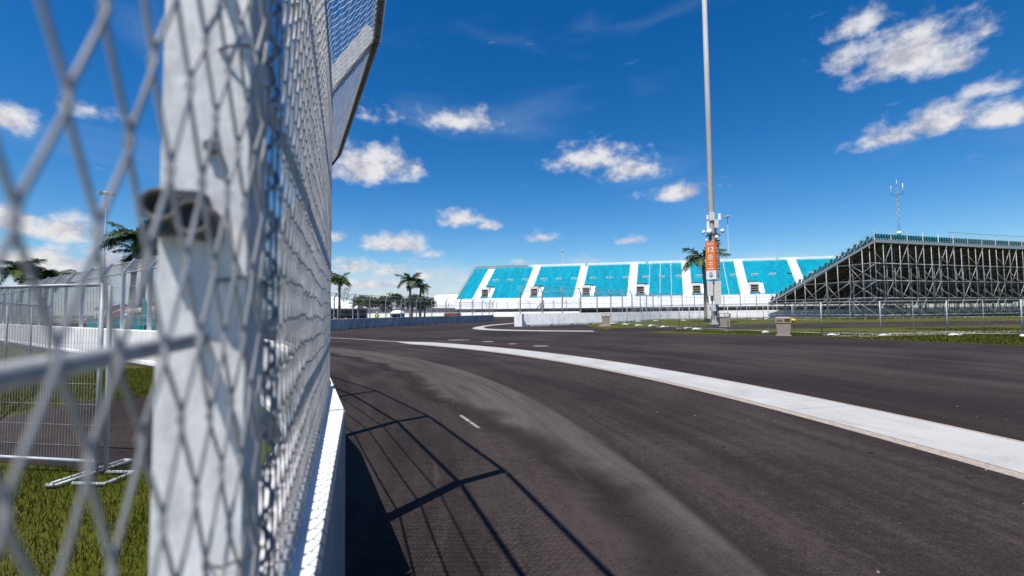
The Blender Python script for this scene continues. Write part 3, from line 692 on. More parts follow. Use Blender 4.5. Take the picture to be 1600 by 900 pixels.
l4 = ['temporary fence panel seen nearly edge on beside the small far bin', 'second edge on temporary fence panel in the bluish cluster', 'temporary fence panel with sandbags at the near end of the bluish cluster',
 'temporary mesh panel left of the striped grass with white bags behind', 'temporary mesh panel standing where the access road meets the verge', 'narrow temporary fence panel left of the orange sign pole', 'temporary fence panel passing in front of the orange sign pole',
 'temporary fence panel just left of the taupe bin with yellow bag', 'temporary fence panel directly right of the taupe bin', 'temporary fence panel under the sloping end of the scaffold stand', 'temporary fence panel under the middle of the scaffold stand', 'temporary fence panel cut by the right edge of the photo']
place_panels(F4, None, None, 2.08, labels=l4)
F6 = even([(19.5, 78), (24, 74.5), (30, 70), (36, 64), (44, 60.5)], 3.5)
place_panels(F6, '%s temporary panel from the left in the rear line before the far white wall', 'rear temporary fence panels', 2.3, vs=0.2)
PL = [(-4.45, 4.94), (-7.85, 5.5), (-10.3, 8.4), (-12.75, 11.51), (-15.04, 14.27), (-17.2, 17.0)]
place_panels(PL, None, None, 2.05, True, False, 0.038, labels=['near temporary mesh panel behind the blurred fence post', 'temporary mesh panel leading away from the near panel out of frame', 'temporary mesh panel at the left frame edge set at an angle', 'grey angled temporary mesh panel behind the near panel at left', 'farthest angled temporary mesh panel on the left grass'])
root = [o for o in bpy.data.objects if o.get('label', '').startswith('near temporary mesh panel')][0]
MB().tube([(-0.10, -0.02, 0.0), (-0.07, -0.02, 2.02)], 0.021, 8).build('stay_post', 'steel', root, True)
MB().tube([(-0.10, -0.02, 0.03), (-0.42, -0.06, 0.03), (-0.44, 0.28, 0.03), (-0.10, 0.30, 0.03)], 0.019, 8).build('foot', 'steel', root, True)

# sandbags
def bag_mesh(seed):
    rnd = random.Random(seed); mb = MB(); n, mrows = 14, 7; vs = []; fs = []
    for i in range(mrows + 1):
        u = i / mrows; x = (u - 0.5) * 0.66
        w = 0.20 * (sin(pi * (0.12 + 0.8 * u)) ** 0.6); h = 0.085 * (sin(pi * (0.1 + 0.82 * u)) ** 0.7)
        for k in range(n):
            a = 2 * pi * k / n; j = rnd.uniform(0.88, 1.12)
            vs.append((x + rnd.uniform(-.01, .01), w * cos(a) * j, max(0.0, h + h * sin(a) * j)))
    for i in range(mrows):
        for k in range(n):
            a = i * n + k; b = i * n + (k + 1) % n; fs.append((a, b, b + n, a + n))
    fs.append(tuple(reversed(range(n)))); fs.append(tuple(mrows * n + k for k in range(n)))
    mb.add(vs, fs); mb.tube([(0.32, 0, 0.05), (0.40, 0.02, 0.11), (0.44, 0.03, 0.15)], [0.045, 0.02, 0.05], 7)
    return mb.mesh('sandbag', 'bag', True)
bmesh_ = [bag_mesh(i) for i in range(3)]
BAGS = [((12.1, 55.2), 'white sandbag at the far foot of the edge on fence panels'), ((12.6, 51.1), 'second white sandbag from the far bin along the bluish panels'), ((13.1, 47.6), 'white sandbag on grass in front of the bluish panel cluster'), ((14.0, 46.0), 'white sandbag right of the bluish panel cluster'),
 ((17.63, 63.9), 'lone white sandbag far behind the bluish panels'), ((20.9, 66.5), 'white sandbag on the far grass below the white wall'), ((14.2, 42.8), 'pair bag at the fence foot where the grass ends, left one'), ((25, 66.8), 'white sandbag on far grass left of the pole'), ((15.1, 39.5), 'upright lumpy white sandbag on the access road edge'), ((15.1, 37.5), 'flat white sandbag left of the orange sign pole'),
 ((17.5, 31.6), 'long white sandbag lying left of the taupe bin'), ((36.1, 68.2), 'white sandbag on far grass right of the pole'), ((39.8, 71.5), 'white sandbag far behind the taupe bin'), ((19.4, 27.75), 'white sandbag at the first post right of the taupe bin'), ((21.9, 26.95), 'plump white sandbag at the second post right of the taupe bin'), ((25.7, 26.6), 'small white sandbag at the third post right of the taupe bin'), ((28.2, 25.2), 'white sandbag at the right edge of the photo')]
for i, ((x, y), l) in enumerate(BAGS):
    sc = 0.85 if y < 35 else 1.05
    tag(put('sandbag', bmesh_[i % 3], None, (x, y, 0.0), random.uniform(-0.5, 0.5), (sc, sc, sc)), l, 'sandbag')
o = MB().box(-0.6, 0.6, -0.25, 0.25, 0.0, 0.10).box(-0.45, 0.3, -0.2, 0.2, 0.10, 0.17).build('flattened_box', 'card', None, False, (9.7, 48.0, 0)); tag(o, 'pinkish flattened cardboard lying on grass beside the far bin', 'cardboard')

# ------------------------------------------------------------------ bins
def make_bin(label, loc, rz, sc=1.0):
    r = thing('litter_bin', label, 'bin', (*loc, 0), rz); r.scale = (sc, sc, sc)
    MB().box(-0.42, 0.42, -0.36, 0.36, 0, 0.05).build('base', 'bin', r)
    b = MB(); w0, w1 = 0.34, 0.40
    prof = [(0.34, 0.05), (0.40, 0.80), (0.43, 0.80), (0.43, 0.86), (0.36, 0.86), (0.33, 0.60)]
    vs = []; fs = []
    for h_, z in prof:
        vs += [(-h_, -h_ * .9, z), (h_, -h_ * .9, z), (h_, h_ * .9, z), (-h_, h_ * .9, z)]
    for i in range(len(prof) - 1):
        for k in range(4): fs.append((i * 4 + k, i * 4 + (k + 1) % 4, i * 4 + 4 + (k + 1) % 4, i * 4 + 4 + k))
    b.add(vs, fs); b.build('body', 'bin', r)
    MB().box(-0.32, 0.32, -0.28, 0.28, 0.5, 0.62).build('liner', 'black', r)
    for sx in (-1, 1):
        for sy in (-1, 1):
            MB().box(sx * 0.40 - 0.035, sx * 0.40 + 0.035, sy * 0.36 - 0.03, sy * 0.36 + 0.03, 0.86, 1.06).build('hood_post', 'bin', r)
    MB().box(-0.05, 0.05, -0.392, -0.345, 0.86, 1.06).build('hood_post', 'bin', r)
    hd = MB(); vs = []
    for h_, z in ((0.44, 1.06), (0.44, 1.10), (0.30, 1.16)): vs += [(-h_, -h_ * .9, z), (h_, -h_ * .9, z), (h_, h_ * .9, z), (-h_, h_ * .9, z)]
    hd.add(vs, [(i * 4 + k, i * 4 + (k + 1) % 4, i * 4 + 4 + (k + 1) % 4, i * 4 + 4 + k) for i in range(2) for k in range(4)] + [(3, 2, 1, 0), (8, 9, 10, 11)])
    hd.build('hood', 'bin', r); return r
make_bin('taupe square litter bin with a yellow bag hanging out, on the verge', (16.9, 28.5), radians(-28))
make_bin('taupe litter bin at the foot of the orange sign pole', (20.1, 43.2), radians(-20), 1.15)
make_bin('small far taupe litter bin at the end of the edge on fence panels', (10.8, 52.6), radians(-10), 1.2)
def lump(mb, c, rx, ry, rz, seed, n=12, m_=7):
    rnd = random.Random(seed); vs = []; fs = []
    for i in range(m_ + 1):
        ph = pi * i / m_
        for k in range(n):
            a = 2 * pi * k / n; j = rnd.uniform(0.85, 1.15)
            vs.append((c[0] + rx * sin(ph) * cos(a) * j, c[1] + ry * sin(ph) * sin(a) * j, c[2] + rz * cos(ph) * j))
    for i in range(m_):
        for k in range(n): fs.append((i * n + k, (i + 1) * n + k, (i + 1) * n + (k + 1) % n, i * n + (k + 1) % n))
    mb.add(vs, fs)
yb = MB(); lump(yb, (0, 0, 0), 0.30, 0.22, 0.18, 3); lump(yb, (0.28, -0.03, -0.05), 0.24, 0.2, 0.15, 4); lump(yb, (-0.2, 0.0, 0.02), 0.2, 0.18, 0.12, 5)
o = yb.build('plastic_bag', 'yellow', None, True, (17.17, 28.25, 0.98)); o.scale = (0.72, 0.72, 0.8); tag(o, 'crumpled yellow plastic bag spilling from the taupe bin', 'bag')

# ------------------------------------------------------------------ orange sign pole
PX, PY = 20.58, 46.4
pol = thing('sign_pole', 'tall grey pole with radio gear and an orange numbered sign', 'pole', (PX, PY, 0))
MB().lathe([(0.33, 0), (0.33, 0.1), (0.30, 0.2), (0.285, 8), (0.262, 20), (0.235, 40)], 12).build('shaft', 'pole', pol, True)
MB().lathe([(0.50, 0), (0.50, 0.2), (0.40, 0.45), (0.32, 0.6)], 10).build('foundation', 'concG', pol, True)
NA = radians(-137)
sg = MB(); hw = 0.5
def rot2(x, y, a=NA + pi / 2): return (x * cos(a) - y * sin(a), x * sin(a) + y * cos(a))
def rbox(mb, x0, x1, y0, y1, z0, z1): return mb.box(x0, x1, y0, y1, z0, z1, lambda x, y, z: (*rot2(x, y), z))
# face towards local -y
so = rbox(MB(), -hw, hw, -hw, hw, 5.60, 8.56).build('sign_box', 'orange', pol)
sw = rbox(MB(), -hw + .001, hw - .001, -hw + .001, hw - .001, 4.72, 5.597).build('sign_base_panel', 'print', pol)
def text(body, size, face, x, z, mt, parent, name='lettering', align='CENTER', sx=1.0):
    cu = bpy.data.curves.new(name, 'FONT'); cu.body = body; cu.size = size; cu.align_x = align; cu.align_y = 'CENTER'; cu.extrude = 0.004; cu.offset = 0.012 * size
    cu.materials.append(M[mt]); o = bpy.data.objects.new(name, cu); C.objects.link(o); o.parent = parent
    a = NA + pi / 2 + (0 if face == 0 else pi / 2)
    lx, ly = (x, -hw - 0.006)
    S.view_layers[0].update(); me_ = bpy.data.meshes.new_from_object(o.evaluated_get(bpy.context.evaluated_depsgraph_get())); bpy.data.objects.remove(o); o = put(name, me_, parent)
    o.location = (lx * cos(a) - ly * sin(a), lx * sin(a) + ly * cos(a), z); o.rotation_euler = (pi / 2, 0, a); o.scale = (sx, 1, 1)
    return o
for fc in (0, 1):
    text('EAST', 0.29, fc, 0, 8.29, 'print', so); text('12', 0.72, fc, 0, 7.72, 'print', so)
    lines = [(7.18, .46), (6.97, .56), (6.76, .46), (6.44, .40), (6.23, .44), (6.02, .16), (5.80, .62)]
    mb = MB()
    for z, w in lines:
        nseg = max(2, int(w / 0.09))
        for k in range(nseg):
            x = -w / 2 + w * k / nseg
            def fn(px, py, pz, fc=fc):
                a = NA + pi / 2 + (0 if fc == 0 else pi / 2); return (px * cos(a) - py * sin(a), px * sin(a) + py * cos(a), pz)
            mb.box(x, x + w / nseg * 0.72, -hw - 0.006, -hw - 0.001, z - 0.05, z + 0.05, fn)
    mb.build('lettering', 'print', so)
    mb = MB()   # the small emblem: three diamonds above short dark lines
    for (cx, cz, r_) in ((0, 5.42, .075), (-.10, 5.28, .075), (.10, 5.28, .075), (0, 5.20, .06)):
        a = NA + pi / 2 + (0 if fc == 0 else pi / 2)
        vs = []
        for yy in (-hw - 0.007, -hw):
            for dx, dz in ((0, r_), (-r_, 0), (0, -r_), (r_, 0)):
                x_, y_ = cx + dx, yy; vs.append((x_ * cos(a) - y_ * sin(a), x_ * sin(a) + y_ * cos(a), cz + dz))
        mb.add(vs, [(0, 1, 2, 3), (0, 4, 5, 1), (1, 5, 6, 2), (2, 6, 7, 3), (3, 7, 4, 0)])
    for z, w in ((5.08, .5), (5.0, .42), (4.88, .2)):
        def fn(px, py, pz, fc=fc):
            a = NA + pi / 2 + (0 if fc == 0 else pi / 2); return (px * cos(a) - py * sin(a), px * sin(a) + py * cos(a), pz)
        mb.box(-w / 2, w / 2, -hw - 0.005, -hw, z - 0.025, z + 0.025, fn)
    mb.build('emblem', 'darksteel', sw)
# direction helpers: image right / towards camera at the pole
VR = Vector((0.914, -0.406)); VT = Vector((-0.406, -0.914))
def gear(name, mt, r0, r1, t0, t1, z0, z1, tilt=0):
    def fn(x, y, z): q = VR * (x + tilt * (z - z0)) + VT * y; return (q.x, q.y, z)
    return MB().box(r0, r1, t0, t1, z0, z1, fn).build(name, mt, pol)
gear('radio_cabinet', 'cabinet', -0.60, -0.06, 0.30, 0.62, 3.05, 4.5); gear('radio_cabinet', 'cabinet', 0.10, 0.68, 0.20, 0.72, 2.2, 4.5)
gear('junction_box', 'cabinet', -0.66, -0.40, 0.15, 0.45, 0.75, 2.3); gear('junction_box', 'cabinet', -0.2, 0.18, 0.30, 0.50, 1.5, 2.2)
for x in (-0.28, -0.05, 0.2, 0.36):
    q = VR * x + VT * 0.34; MB().tube([(q.x, q.y, 0.1), (q.x, q.y, 3.0)], 0.05, 6).build('conduit', 'darksteel' if x > 0.1 else 'cabinet', pol, True)
gear('antenna_shroud', 'cabinet', -0.16, 0.30, 0.12, 0.40, 10.75, 11.55)
gear('radio_unit', 'print', -0.46, -0.24, 0.0, 0.25, 9.95, 11.2); gear('radio_unit', 'cabinet', 0.26, 0.64, 0.10, 0.4, 9.95, 10.8)
gear('panel_antenna', 'white', 0.62, 0.88, 0.0, 0.25, 10.75, 11.4); gear('panel_antenna', 'white', -0.44, -0.28, 0.2, 0.35, 10.9, 11.35)
gear('bracket', 'darksteel', -0.6, 0.78, -0.06, 0.06, 9.15, 9.28); gear('bracket', 'darksteel', -0.45, 0.62, 0.26, 0.33, 9.30, 9.42); gear('bracket', 'darksteel', 0.30, 0.46, 0.02, 0.3, 8.56, 9.9)
gear('bracket', 'darksteel', -0.30, -0.12, 0.10, 0.32, 8.56, 9.3)
def drum(r_, t_, z, rad, ln, ax):
    q = VR * r_ + VT * t_; mb = MB().lathe([(rad * .75, -ln / 2), (rad, -ln / 2 + 0.04), (rad, ln / 2 - 0.04), (rad * .9, ln / 2)], 14)
    o = mb.build('dish_antenna', 'white', pol, True, (q.x, q.y, z)); o.rotation_euler = (Vector((0, 0, 1)).rotation_difference(Vector(ax).normalized())).to_euler(); return o
drum(-0.25, 0.42, 9.62, 0.26, 0.34, (-0.5, -0.8, 0.1)); drum(-0.80, 0.1, 9.6, 0.2, 0.22, (-0.9, 0.1, 0.3)); drum(0.98, 0.1, 9.6, 0.22, 0.3, (0.8, -0.3, 0.45)); drum(0.42, 0.4, 8.98, 0.19, 0.22, (0.3, -0.8, 0.2)); drum(-0.55, 0.2, 8.75, 0.12, 0.2, (0, 0, 1))
for (r0, r1, z) in ((-0.95, -0.2, 11.98), (0.25, 0.85, 12.15)):
    a = VR * r0; b = VR * r1; MB().tube([(a.x, a.y, z), (b.x, b.y, z - 0.06)], 0.03, 5).build('whip_antenna', 'steel', pol, True)

# ------------------------------------------------------------------ masts
def light_mast(label, x, y, h, r=0.16, heads=6):
    t = thing('light_mast', label, 'light mast', (x, y, 0))
    MB().lathe([(r * 1.4, 0), (r, 0.4), (r * .6, h)], 8).build('shaft', 'steel', t, True)
    MB().lathe([(0.2, h - 0.3), (0.75, h - 0.15), (0.75, h), (0.25, h + 0.25)], 10).build('headframe', 'steel', t, True)
    for k in range(heads):
        a = 2 * pi * k / heads; o = MB().box(0.5, 1.35, -0.28, 0.28, -0.22, 0.06, lambda x_, y_, z_: (x_, y_, z_ - 0.25 * (x_ - .5))).build('floodlight', 'cabinet', t, False, (0, 0, h + 0.05)); o.rotation_euler = (0, 0, a)
        l = MB().box(0.55, 1.3, -0.24, 0.24, -0.26, -0.225, lambda x_, y_, z_: (x_, y_, z_ - 0.25 * (x_ - .5))).build('lens', 'glass', o)
    return t
light_mast('slim light mast with ring of floodlights behind the palms at left', -81.0, 90, 26.2)
light_mast('pale light mast with flood head just right of the orange sign pole', 80.0, 167, 36.0, 0.15)
light_mast('small distant light mast poking above the turquoise grandstand', 30.5, 270, 37.5, 0.28, 4)
am = thing('antenna_mast', 'slender lattice antenna mast rising behind the scaffold stand', 'antenna mast', (81.5, 95.0, 0))
leg = MB()
for k in range(3):
    a = 2 * pi * k / 3; 
    MB().tube([(0.26 * cos(a), 0.26 * sin(a), 0), (0.18 * cos(a), 0.18 * sin(a), 27.0)], 0.04, 5).build('leg', 'rope', am, True)
lac = MB(); z = 0.5; k = 0
while z < 26.5:
    a = 2 * pi * (k % 3) / 3; b = 2 * pi * ((k + 1) % 3) / 3
    lac.tube([(0.26 * cos(a), 0.26 * sin(a), z), (0.26 * cos(b), 0.26 * sin(b), z + 0.35)], 0.018, 4); z += 0.42; k += 1
lac.build('lacing', 'rope', am)
MB().tube([(-1.3, 0, 25.3), (1.3, 0, 25.6)], 0.05, 5).build('cross_arm', 'rope', am)
for x, h0, h1, rr in ((-1.25, 25.2, 27.4, 0.04), (1.25, 25.5, 27.9, 0.07), (0, 27, 28.6, 0.05)): MB().tube([(x, 0, h0), (x, 0, h1)], rr, 6).build('whip_antenna', 'cabinet', am, True)
MB().lathe([(0.1, 16.8), (0.42, 17.0), (0.42, 17.5), (0.1, 17.7)], 10).build('dish_antenna', 'white', am, True)

# ------------------------------------------------------------------ far turquoise grandstand
GA = radians(-11)
GD = Vector((cos(GA), sin(GA))); GB = Vector((-sin(GA), cos(GA))); G0 = Vector((-18.4, 150))
ROWS, RUN, RISE, ZF = 24, 0.59, 0.467, 5.75
gs = thing('grandstand', 'long far grandstand of turquoise seats with white aisles', 'grandstand', (G0.x, G0.y, 0), GA)   # local x along the front, y back
AIS = [6.6, 22.9, 39.4, 55.9, 72.3, 88.4, 104.2, 120.5]; AW = 1.3; UEND = 134.0
edges = [0.4] + [v for a in AIS for v in (a - AW, a + AW)] + [UEND]
secs = [(edges[i], edges[i + 1]) for i in range(0, len(edges), 2)]
def stepped(u0, u1, half=False):
    mb = MB(); n = ROWS * (2 if half else 1); rn, rs = (RUN / 2, RISE / 2) if half else (RUN, RISE)
    prof = []
    for i in range(n):
        prof += [(i * rn, ZF + i * rs - (0 if i else 0)), (i * rn, ZF + (i + 1) * rs)] if False else [(i * rn, ZF + i * rs), ((i + 1) * rn, ZF + i * rs)]
    pts = []
    for i in range(n): pts += [(i * rn, ZF + i * rs), ((i + 1) * rn, ZF + i * rs)]
    pts += [(n * rn, ZF + n * rs - rs - 0.3), (0, ZF - 0.4)]
    return mb.prism(pts, u0, u1)
def portal_at(u):   # portals stand on the right of the first seven aisles
    for a in AIS[:7]:
        if a + AW - 0.02 < u < a + AW + 3.0: return True
    return False
seat_rng = random.Random(3)
for (u0, u1) in secs:
    stepped(u0, u1).build('terrace', 'deck', gs)
    mb = MB(); n = int((u1 - u0) / 0.5); pitch = (u1 - u0) / n
    for i in range(ROWS):
        y = i * RUN + 0.33; z = ZF + i * RISE
        for k in range(n):
            u = u0 + pitch * (k + 0.5)
            if 1 <= i < 9 and portal_at(u): continue
            if i in (13,) and (k % 10) in (3, 4, 5, 6) and (u1 - u0) > 8: continue
            hw_ = pitch * 0.45; t = seat_rng.uniform(-0.012, 0.012)
            mb.add([(u - hw_, y - 0.12, z + 0.30), (u + hw_, y - 0.12, z + 0.30), (u + hw_, y + 0.20, z + 0.27), (u - hw_, y + 0.20, z + 0.27),
                    (u + hw_ * .92, y + 0.27 + t, z + 0.66), (u - hw_ * .92, y + 0.27 + t, z + 0.66), (u - hw_, y - 0.12, z + 0.16), (u + hw_, y - 0.12, z + 0.16), (u + hw_, y + .22, z + 0.05), (u - hw_, y + .22, z + 0.05)],
                   [(0, 1, 2, 3), (3, 2, 4, 5), (6, 7, 1, 0), (9, 8, 7, 6)])
    so_ = mb.build('seat_block', 'seat', gs); so_['kind'] = 'stuff'
    # little white rails at the half-way cross break
    k0 = 3
    while (u1 - u0) > 8 and k0 + 4 <= n:
        ua = u0 + pitch * (k0 + 0.1); ub = u0 + pitch * (k0 + 3.9); y = 13 * RUN + 0.25; z = ZF + 13 * RISE
        mr = MB().box(ua, ub, y - 0.03, y + 0.03, z + 0.62, z + 0.74)
        for q in range(5): x = ua + 0.06 + (ub - ua - 0.12) * q / 4; mr.box(x - 0.06, x + 0.06, y - 0.028, y + 0.028, z, z + 0.62)
        mr.box(ua, ub, y - 0.2, y + 0.28, z + 0.02, z + 0.06)
        mr.build('cross_rail', 'white', gs); k0 += 10
for a in AIS:
    stepped(a - AW + 0.01, a + AW - 0.01, True).build('aisle', 'white', gs)
for a in AIS[:7]:
    u = a + AW + 0.05; w = 2.6; z0 = ZF + 0.5; zt = ZF + 3.8; y0 = 1.2; y1 = 5.6
    p = MB().box(u, u + w, y0, y1, zt - 0.75, zt).box(u, u + 0.25, y0, y1, ZF, zt - 0.752).box(u + w - 0.25, u + w, y0, y1, ZF, zt - 0.752).build('portal', 'white', gs)
    MB().box(u + 0.25, u + w - 0.25, y0 + 0.7, y1 - 0.2, ZF + 0.3, zt - 0.76).build('portal_opening', 'dark', p)
    rl = MB()
    for zz in (0.55, 1.25, 1.9, 2.6): rl.box(u + 0.22, u + w - 0.22, y0 + 0.1, y0 + 0.22, ZF + zz + 0.3, ZF + zz + 0.48)
    rl.build('portal_rail', 'tan', p)
    MB().prism([(0.3, ZF), (4.6, ZF), (4.6, ZF + 3.6), (3.4, ZF + 3.6), (0.3, ZF + 0.8)], u + w + 0.02, u + w + 1.3).build('portal_wing', 'white', p)
back_y = ROWS * RUN + 0.1; ZTOP = ZF + ROWS * RISE
x = 0.5
while x < UEND - 1:
    l = min(20.0, UEND - x); MB().box(x, x + l - 0.9, back_y, back_y + 0.12, ZTOP - 0.5, ZTOP + 0.95).build('parapet', 'fascia' if x < 1 else 'white', gs); x += 20.0
k = 0.0
while k < UEND:      # white cladding below the seats
    MB().box(k + 0.02, min(k + 3.98, UEND), -0.12, -0.02, 2.45, ZF + 0.12, lambda x_, y_, z_: (x_, y_ - 0.85 * (ZF + 0.12 - z_) / 3.4, z_)).build('cladding_panel', 'white', gs); k += 4.0
MB().box(0, UEND, -1.15, -0.95, 2.15, 2.42).build('base_rail', 'darksteel', gs)
k = 0.5
while k < UEND: MB().box(k, k + 0.35, 0.1, 0.45, 0, ZF - 0.4).build('column', 'darksteel', gs); MB().box(k, k + 0.35, 8.0, 8.35, 0, ZF + 4.6).build('column', 'darksteel', gs); k += 6.0
MB().box(0, UEND, back_y - 0.3, back_y - 0.05, 0, ZTOP - 0.55).build('back_wall', 'slate', gs)
er = MB().tube([(0.1, 0, ZF + 1.1), (0.1, ROWS * RUN, ZTOP + 1.0)], 0.09, 5).prism([(-0.1, 2.45), (0.0, ZF - 0.2), (ROWS * RUN, ZTOP - 0.5), (ROWS * RUN, ZTOP - 1.2), (0.6, 2.45)], -0.25, 0.0)
for i in range(0, ROWS + 1, 2): er.tube([(0.1, i * RUN, ZF + i * RISE - 0.4), (0.1, i * RUN, ZF + i * RISE + 1.1)], 0.06, 4)
er.build('end_rail', 'fascia', gs)
for i in range(1, ROWS, 3):      # thin white stair nosing lines in the right hand sections
    pass
for (u0, u1) in secs[4:6]:
    w = (u1 - u0)
    for fr_ in (0.28, 0.52, 0.76):
        ln = MB(); u = u0 + w * fr_
        for i in range(ROWS): ln.box(u - 0.07, u + 0.07, i * RUN + 0.02, i * RUN + 0.6, ZF + i * RISE + 0.01, ZF + i * RISE + 0.74)
        ln.build('row_divider', 'white', gs)

# the stand is skewed in plan: its aisles run back at a slant to the front line
def skew(o):
    for c_ in o.children:
        for v in c_.data.vertices: v.co.x += v.co.y * 0.15
        c_.data.update(); skew(c_)
skew(gs)
# ------------------------------------------------------------------ near scaffold grandstand
SA = atan2(0.29, 0.957)
sc_ = thing('scaffold_grandstand', 'grandstand on open scaffolding with teal seats, seen from behind at right', 'grandstand', (52.2, 65.0, 0), SA)   # local x along the back, y towards the low front
R2, RUN2, RISE2, ZD, UL = 20, 0.945, 0.455, 11.45, 70.0
def zdeck(y): return ZD - RISE2 * (y / RUN2)
for j in range(R2):
    y = j * RUN2; z = ZD - j * RISE2
    MB().box(0.03, UL, y, y + RUN2 + 0.02, z - 0.06, z).box(0.03, UL, y + RUN2 - 0.01, y + RUN2 + 0.02, z - RISE2 + 0.002, z - 0.062).build('deck_row', 'deck', sc_)  # closed risers added behind each step to darken the underside
MB().box(0.0, UL, -0.05, -0.005, ZD - 0.42, ZD + 0.03).build('fascia', 'fascia', sc_)
MB().prism([(-0.02, ZD - 0.02), (R2 * RUN2, ZD - R2 * RISE2 + 0.42), (R2 * RUN2, ZD - R2 * RISE2 + 0.06), (-0.02, ZD - 0.38)], -0.05, -0.003).build('stringer', 'fascia', sc_)
def seat2(mb, u, y, z):
    hw_ = 0.23
    mb.add([(u - hw_, y - .02, z + .40), (u + hw_, y - .02, z + .40), (u + hw_, y + .38, z + .44), (u - hw_, y + .38, z + .44),
            (u - hw_, y - .02, z + .33), (u + hw_, y - .02, z + .33), (u + hw_, y + .38, z + .36), (u - hw_, y + .38, z + .36)], [(0, 1, 2, 3), (7, 6, 5, 4), (0, 4, 5, 1), (1, 5, 6, 2), (2, 6, 7, 3), (3, 7, 4, 0)])
    mb.add([(u - hw_, y - .02, z + .36), (u + hw_, y - .02, z + .36), (u + hw_ * .95, y - .13, z + .80), (u + hw_ * .5, y - .15, z + .88), (u - hw_ * .5, y - .15, z + .88), (u - hw_ * .95, y - .13, z + .80),
            (u - hw_, y - .07, z + .36), (u + hw_, y - .07, z + .36), (u + hw_ * .95, y - .18, z + .80), (u + hw_ * .5, y - .20, z + .88), (u - hw_ * .5, y - .20, z + .88), (u - hw_ * .95, y - .18, z + .80)],
           [(0, 1, 2, 3, 4, 5), (11, 10, 9, 8, 7, 6), (1, 7, 8, 2), (2, 8, 9, 3), (3, 9, 10, 4), (4, 10, 11, 5), (5, 11, 6, 0), (0, 6, 7, 1)])
    mb.box(u - 0.05, u + 0.05, y + 0.1, y + 0.2, z, z + 0.34)
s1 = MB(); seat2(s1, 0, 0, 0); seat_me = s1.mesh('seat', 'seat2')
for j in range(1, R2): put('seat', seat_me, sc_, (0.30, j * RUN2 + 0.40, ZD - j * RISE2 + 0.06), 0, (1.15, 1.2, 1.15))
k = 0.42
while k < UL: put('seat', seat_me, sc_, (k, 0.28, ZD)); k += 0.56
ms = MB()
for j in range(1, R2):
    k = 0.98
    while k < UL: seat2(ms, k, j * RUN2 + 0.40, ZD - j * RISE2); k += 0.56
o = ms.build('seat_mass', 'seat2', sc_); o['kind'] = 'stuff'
# end guard rail
er = MB()
for j in range(R2): MB().tube([(-0.02, j * RUN2 + 0.1, ZD - j * RISE2 - 0.2), (-0.02, j * RUN2 + 0.1, ZD - j * RISE2 + 1.15)], 0.022, 5).build('guard_post', 'scaf', sc_)
for zz in (1.15, 0.6): MB().tube([(-0.02, 0.1, ZD + zz), (-0.02, (R2 - 1) * RUN2 + 0.1, ZD - (R2 - 1) * RISE2 + zz)], 0.022, 5).build('guard_rail', 'scaf', sc_)
gm = MB()
for j in range(R2 * 5):
    y = 0.1 + j * RUN2 / 5
    if y < (R2 - 1) * RUN2: gm.tube([(-0.02, y, zdeck(y) + 0.1), (-0.02, y, zdeck(y) + 1.14)], 0.005, 3, False)
gm.build('guard_mesh', 'scaf', sc_)['kind'] = 'stuff'
BAY = 1.68; nb_ = int(UL / BAY); LV = (0.55, 3.05, 5.55, 8.05)
up_me = {}
def upright(x, y, ztop, ext=0.0):
    key = round(ztop + ext, 2)
    if key not in up_me: up_me[key] = MB().tube([(0, 0, 0.02), (0, 0, ztop + ext)], 0.05, 6).lathe([(0.1, 0), (0.1, 0.03), (0.04, 0.05), (0.03, 0.3)], 6).mesh('upright', 'scaf', True)
    return put('upright', up_me[key], sc_, (x, y, 0))
def bar(name, a, b, r=0.04):
    return MB().tube([a, b], r, 5).build(name, 'scaf', sc_, True)
ZU = ZD - 0.45
for i in range(nb_ + 1):
    upright(i * BAY, 0.06, ZU, 1.95 if i % 2 == 0 else 0.02)
    if i % 3 != 1: upright(i * BAY + 0.30, 1.02, zdeck(1.02) - 0.1)
for z in LV:
    bar('ledger', (-0.1, 0.10, z), (UL, 0.10, z), 0.055)
for y in [1.9 * k for k in range(1, 10)]:
    upright(0.02, y, zdeck(y) - 0.1)
for z in LV:
    ymax = min((ZD - z - 0.3) / RISE2 * RUN2, R2 * RUN2)
    if ymax > 1: bar('ledger', (0.02, 0, z + 0.06), (0.02, ymax, z + 0.06), 0.045)
for z in (1.8, 4.3, 6.8, 9.3):
    ymax = min((ZD - z - 0.3) / RISE2 * RUN2, R2 * RUN2)
# back face braces, leaning right; depth braces leaning left
for i in range(nb_):
    for li, z in enumerate((0.55, 3.05, 5.55, 8.05)):
        zt = z + 2.45 if li < 3 else ZU - 0.1
        if (i + li * 1) % 4 == 0 or ((i * 7 + li * 3) % 5 == 0):
            bar('brace', (i * BAY, -0.01, z), ((i + 1) * BAY, -0.01, zt), 0.04)
    if i % 2 == 0:
        for z in (0.6, 3.05, 5.5, 8.0)[:4 if i % 4 == 0 else 3]: bar('brace', (i * BAY - 0.1, -0.06, z + 1.45), ((i + 1) * BAY + 0.1, -0.06, z), 0.042)
        for z in (0.6, 3.1, 5.6): bar('brace', (i * BAY + 0.06, 0.12, z), (i * BAY + 0.06, 3.75, z + 2.5), 0.036)
for k, (y, z) in enumerate(((0.06, 0.55), (0.06, 3.05), (0.06, 5.55), (3.8, 0.55), (3.8, 3.05), (7.6, 0.55), (7.6, 3.0), (11.4, 0.55))):
    bar('brace', (-0.04, y, z + 2.45), (-0.04, y + 3.75, z), 0.045); 
    if k % 2 == 0: bar('brace', (-0.07, y + 3.7, z + 2.2), (-0.07, y + 1.9, z), 0.04)
inn = MB()
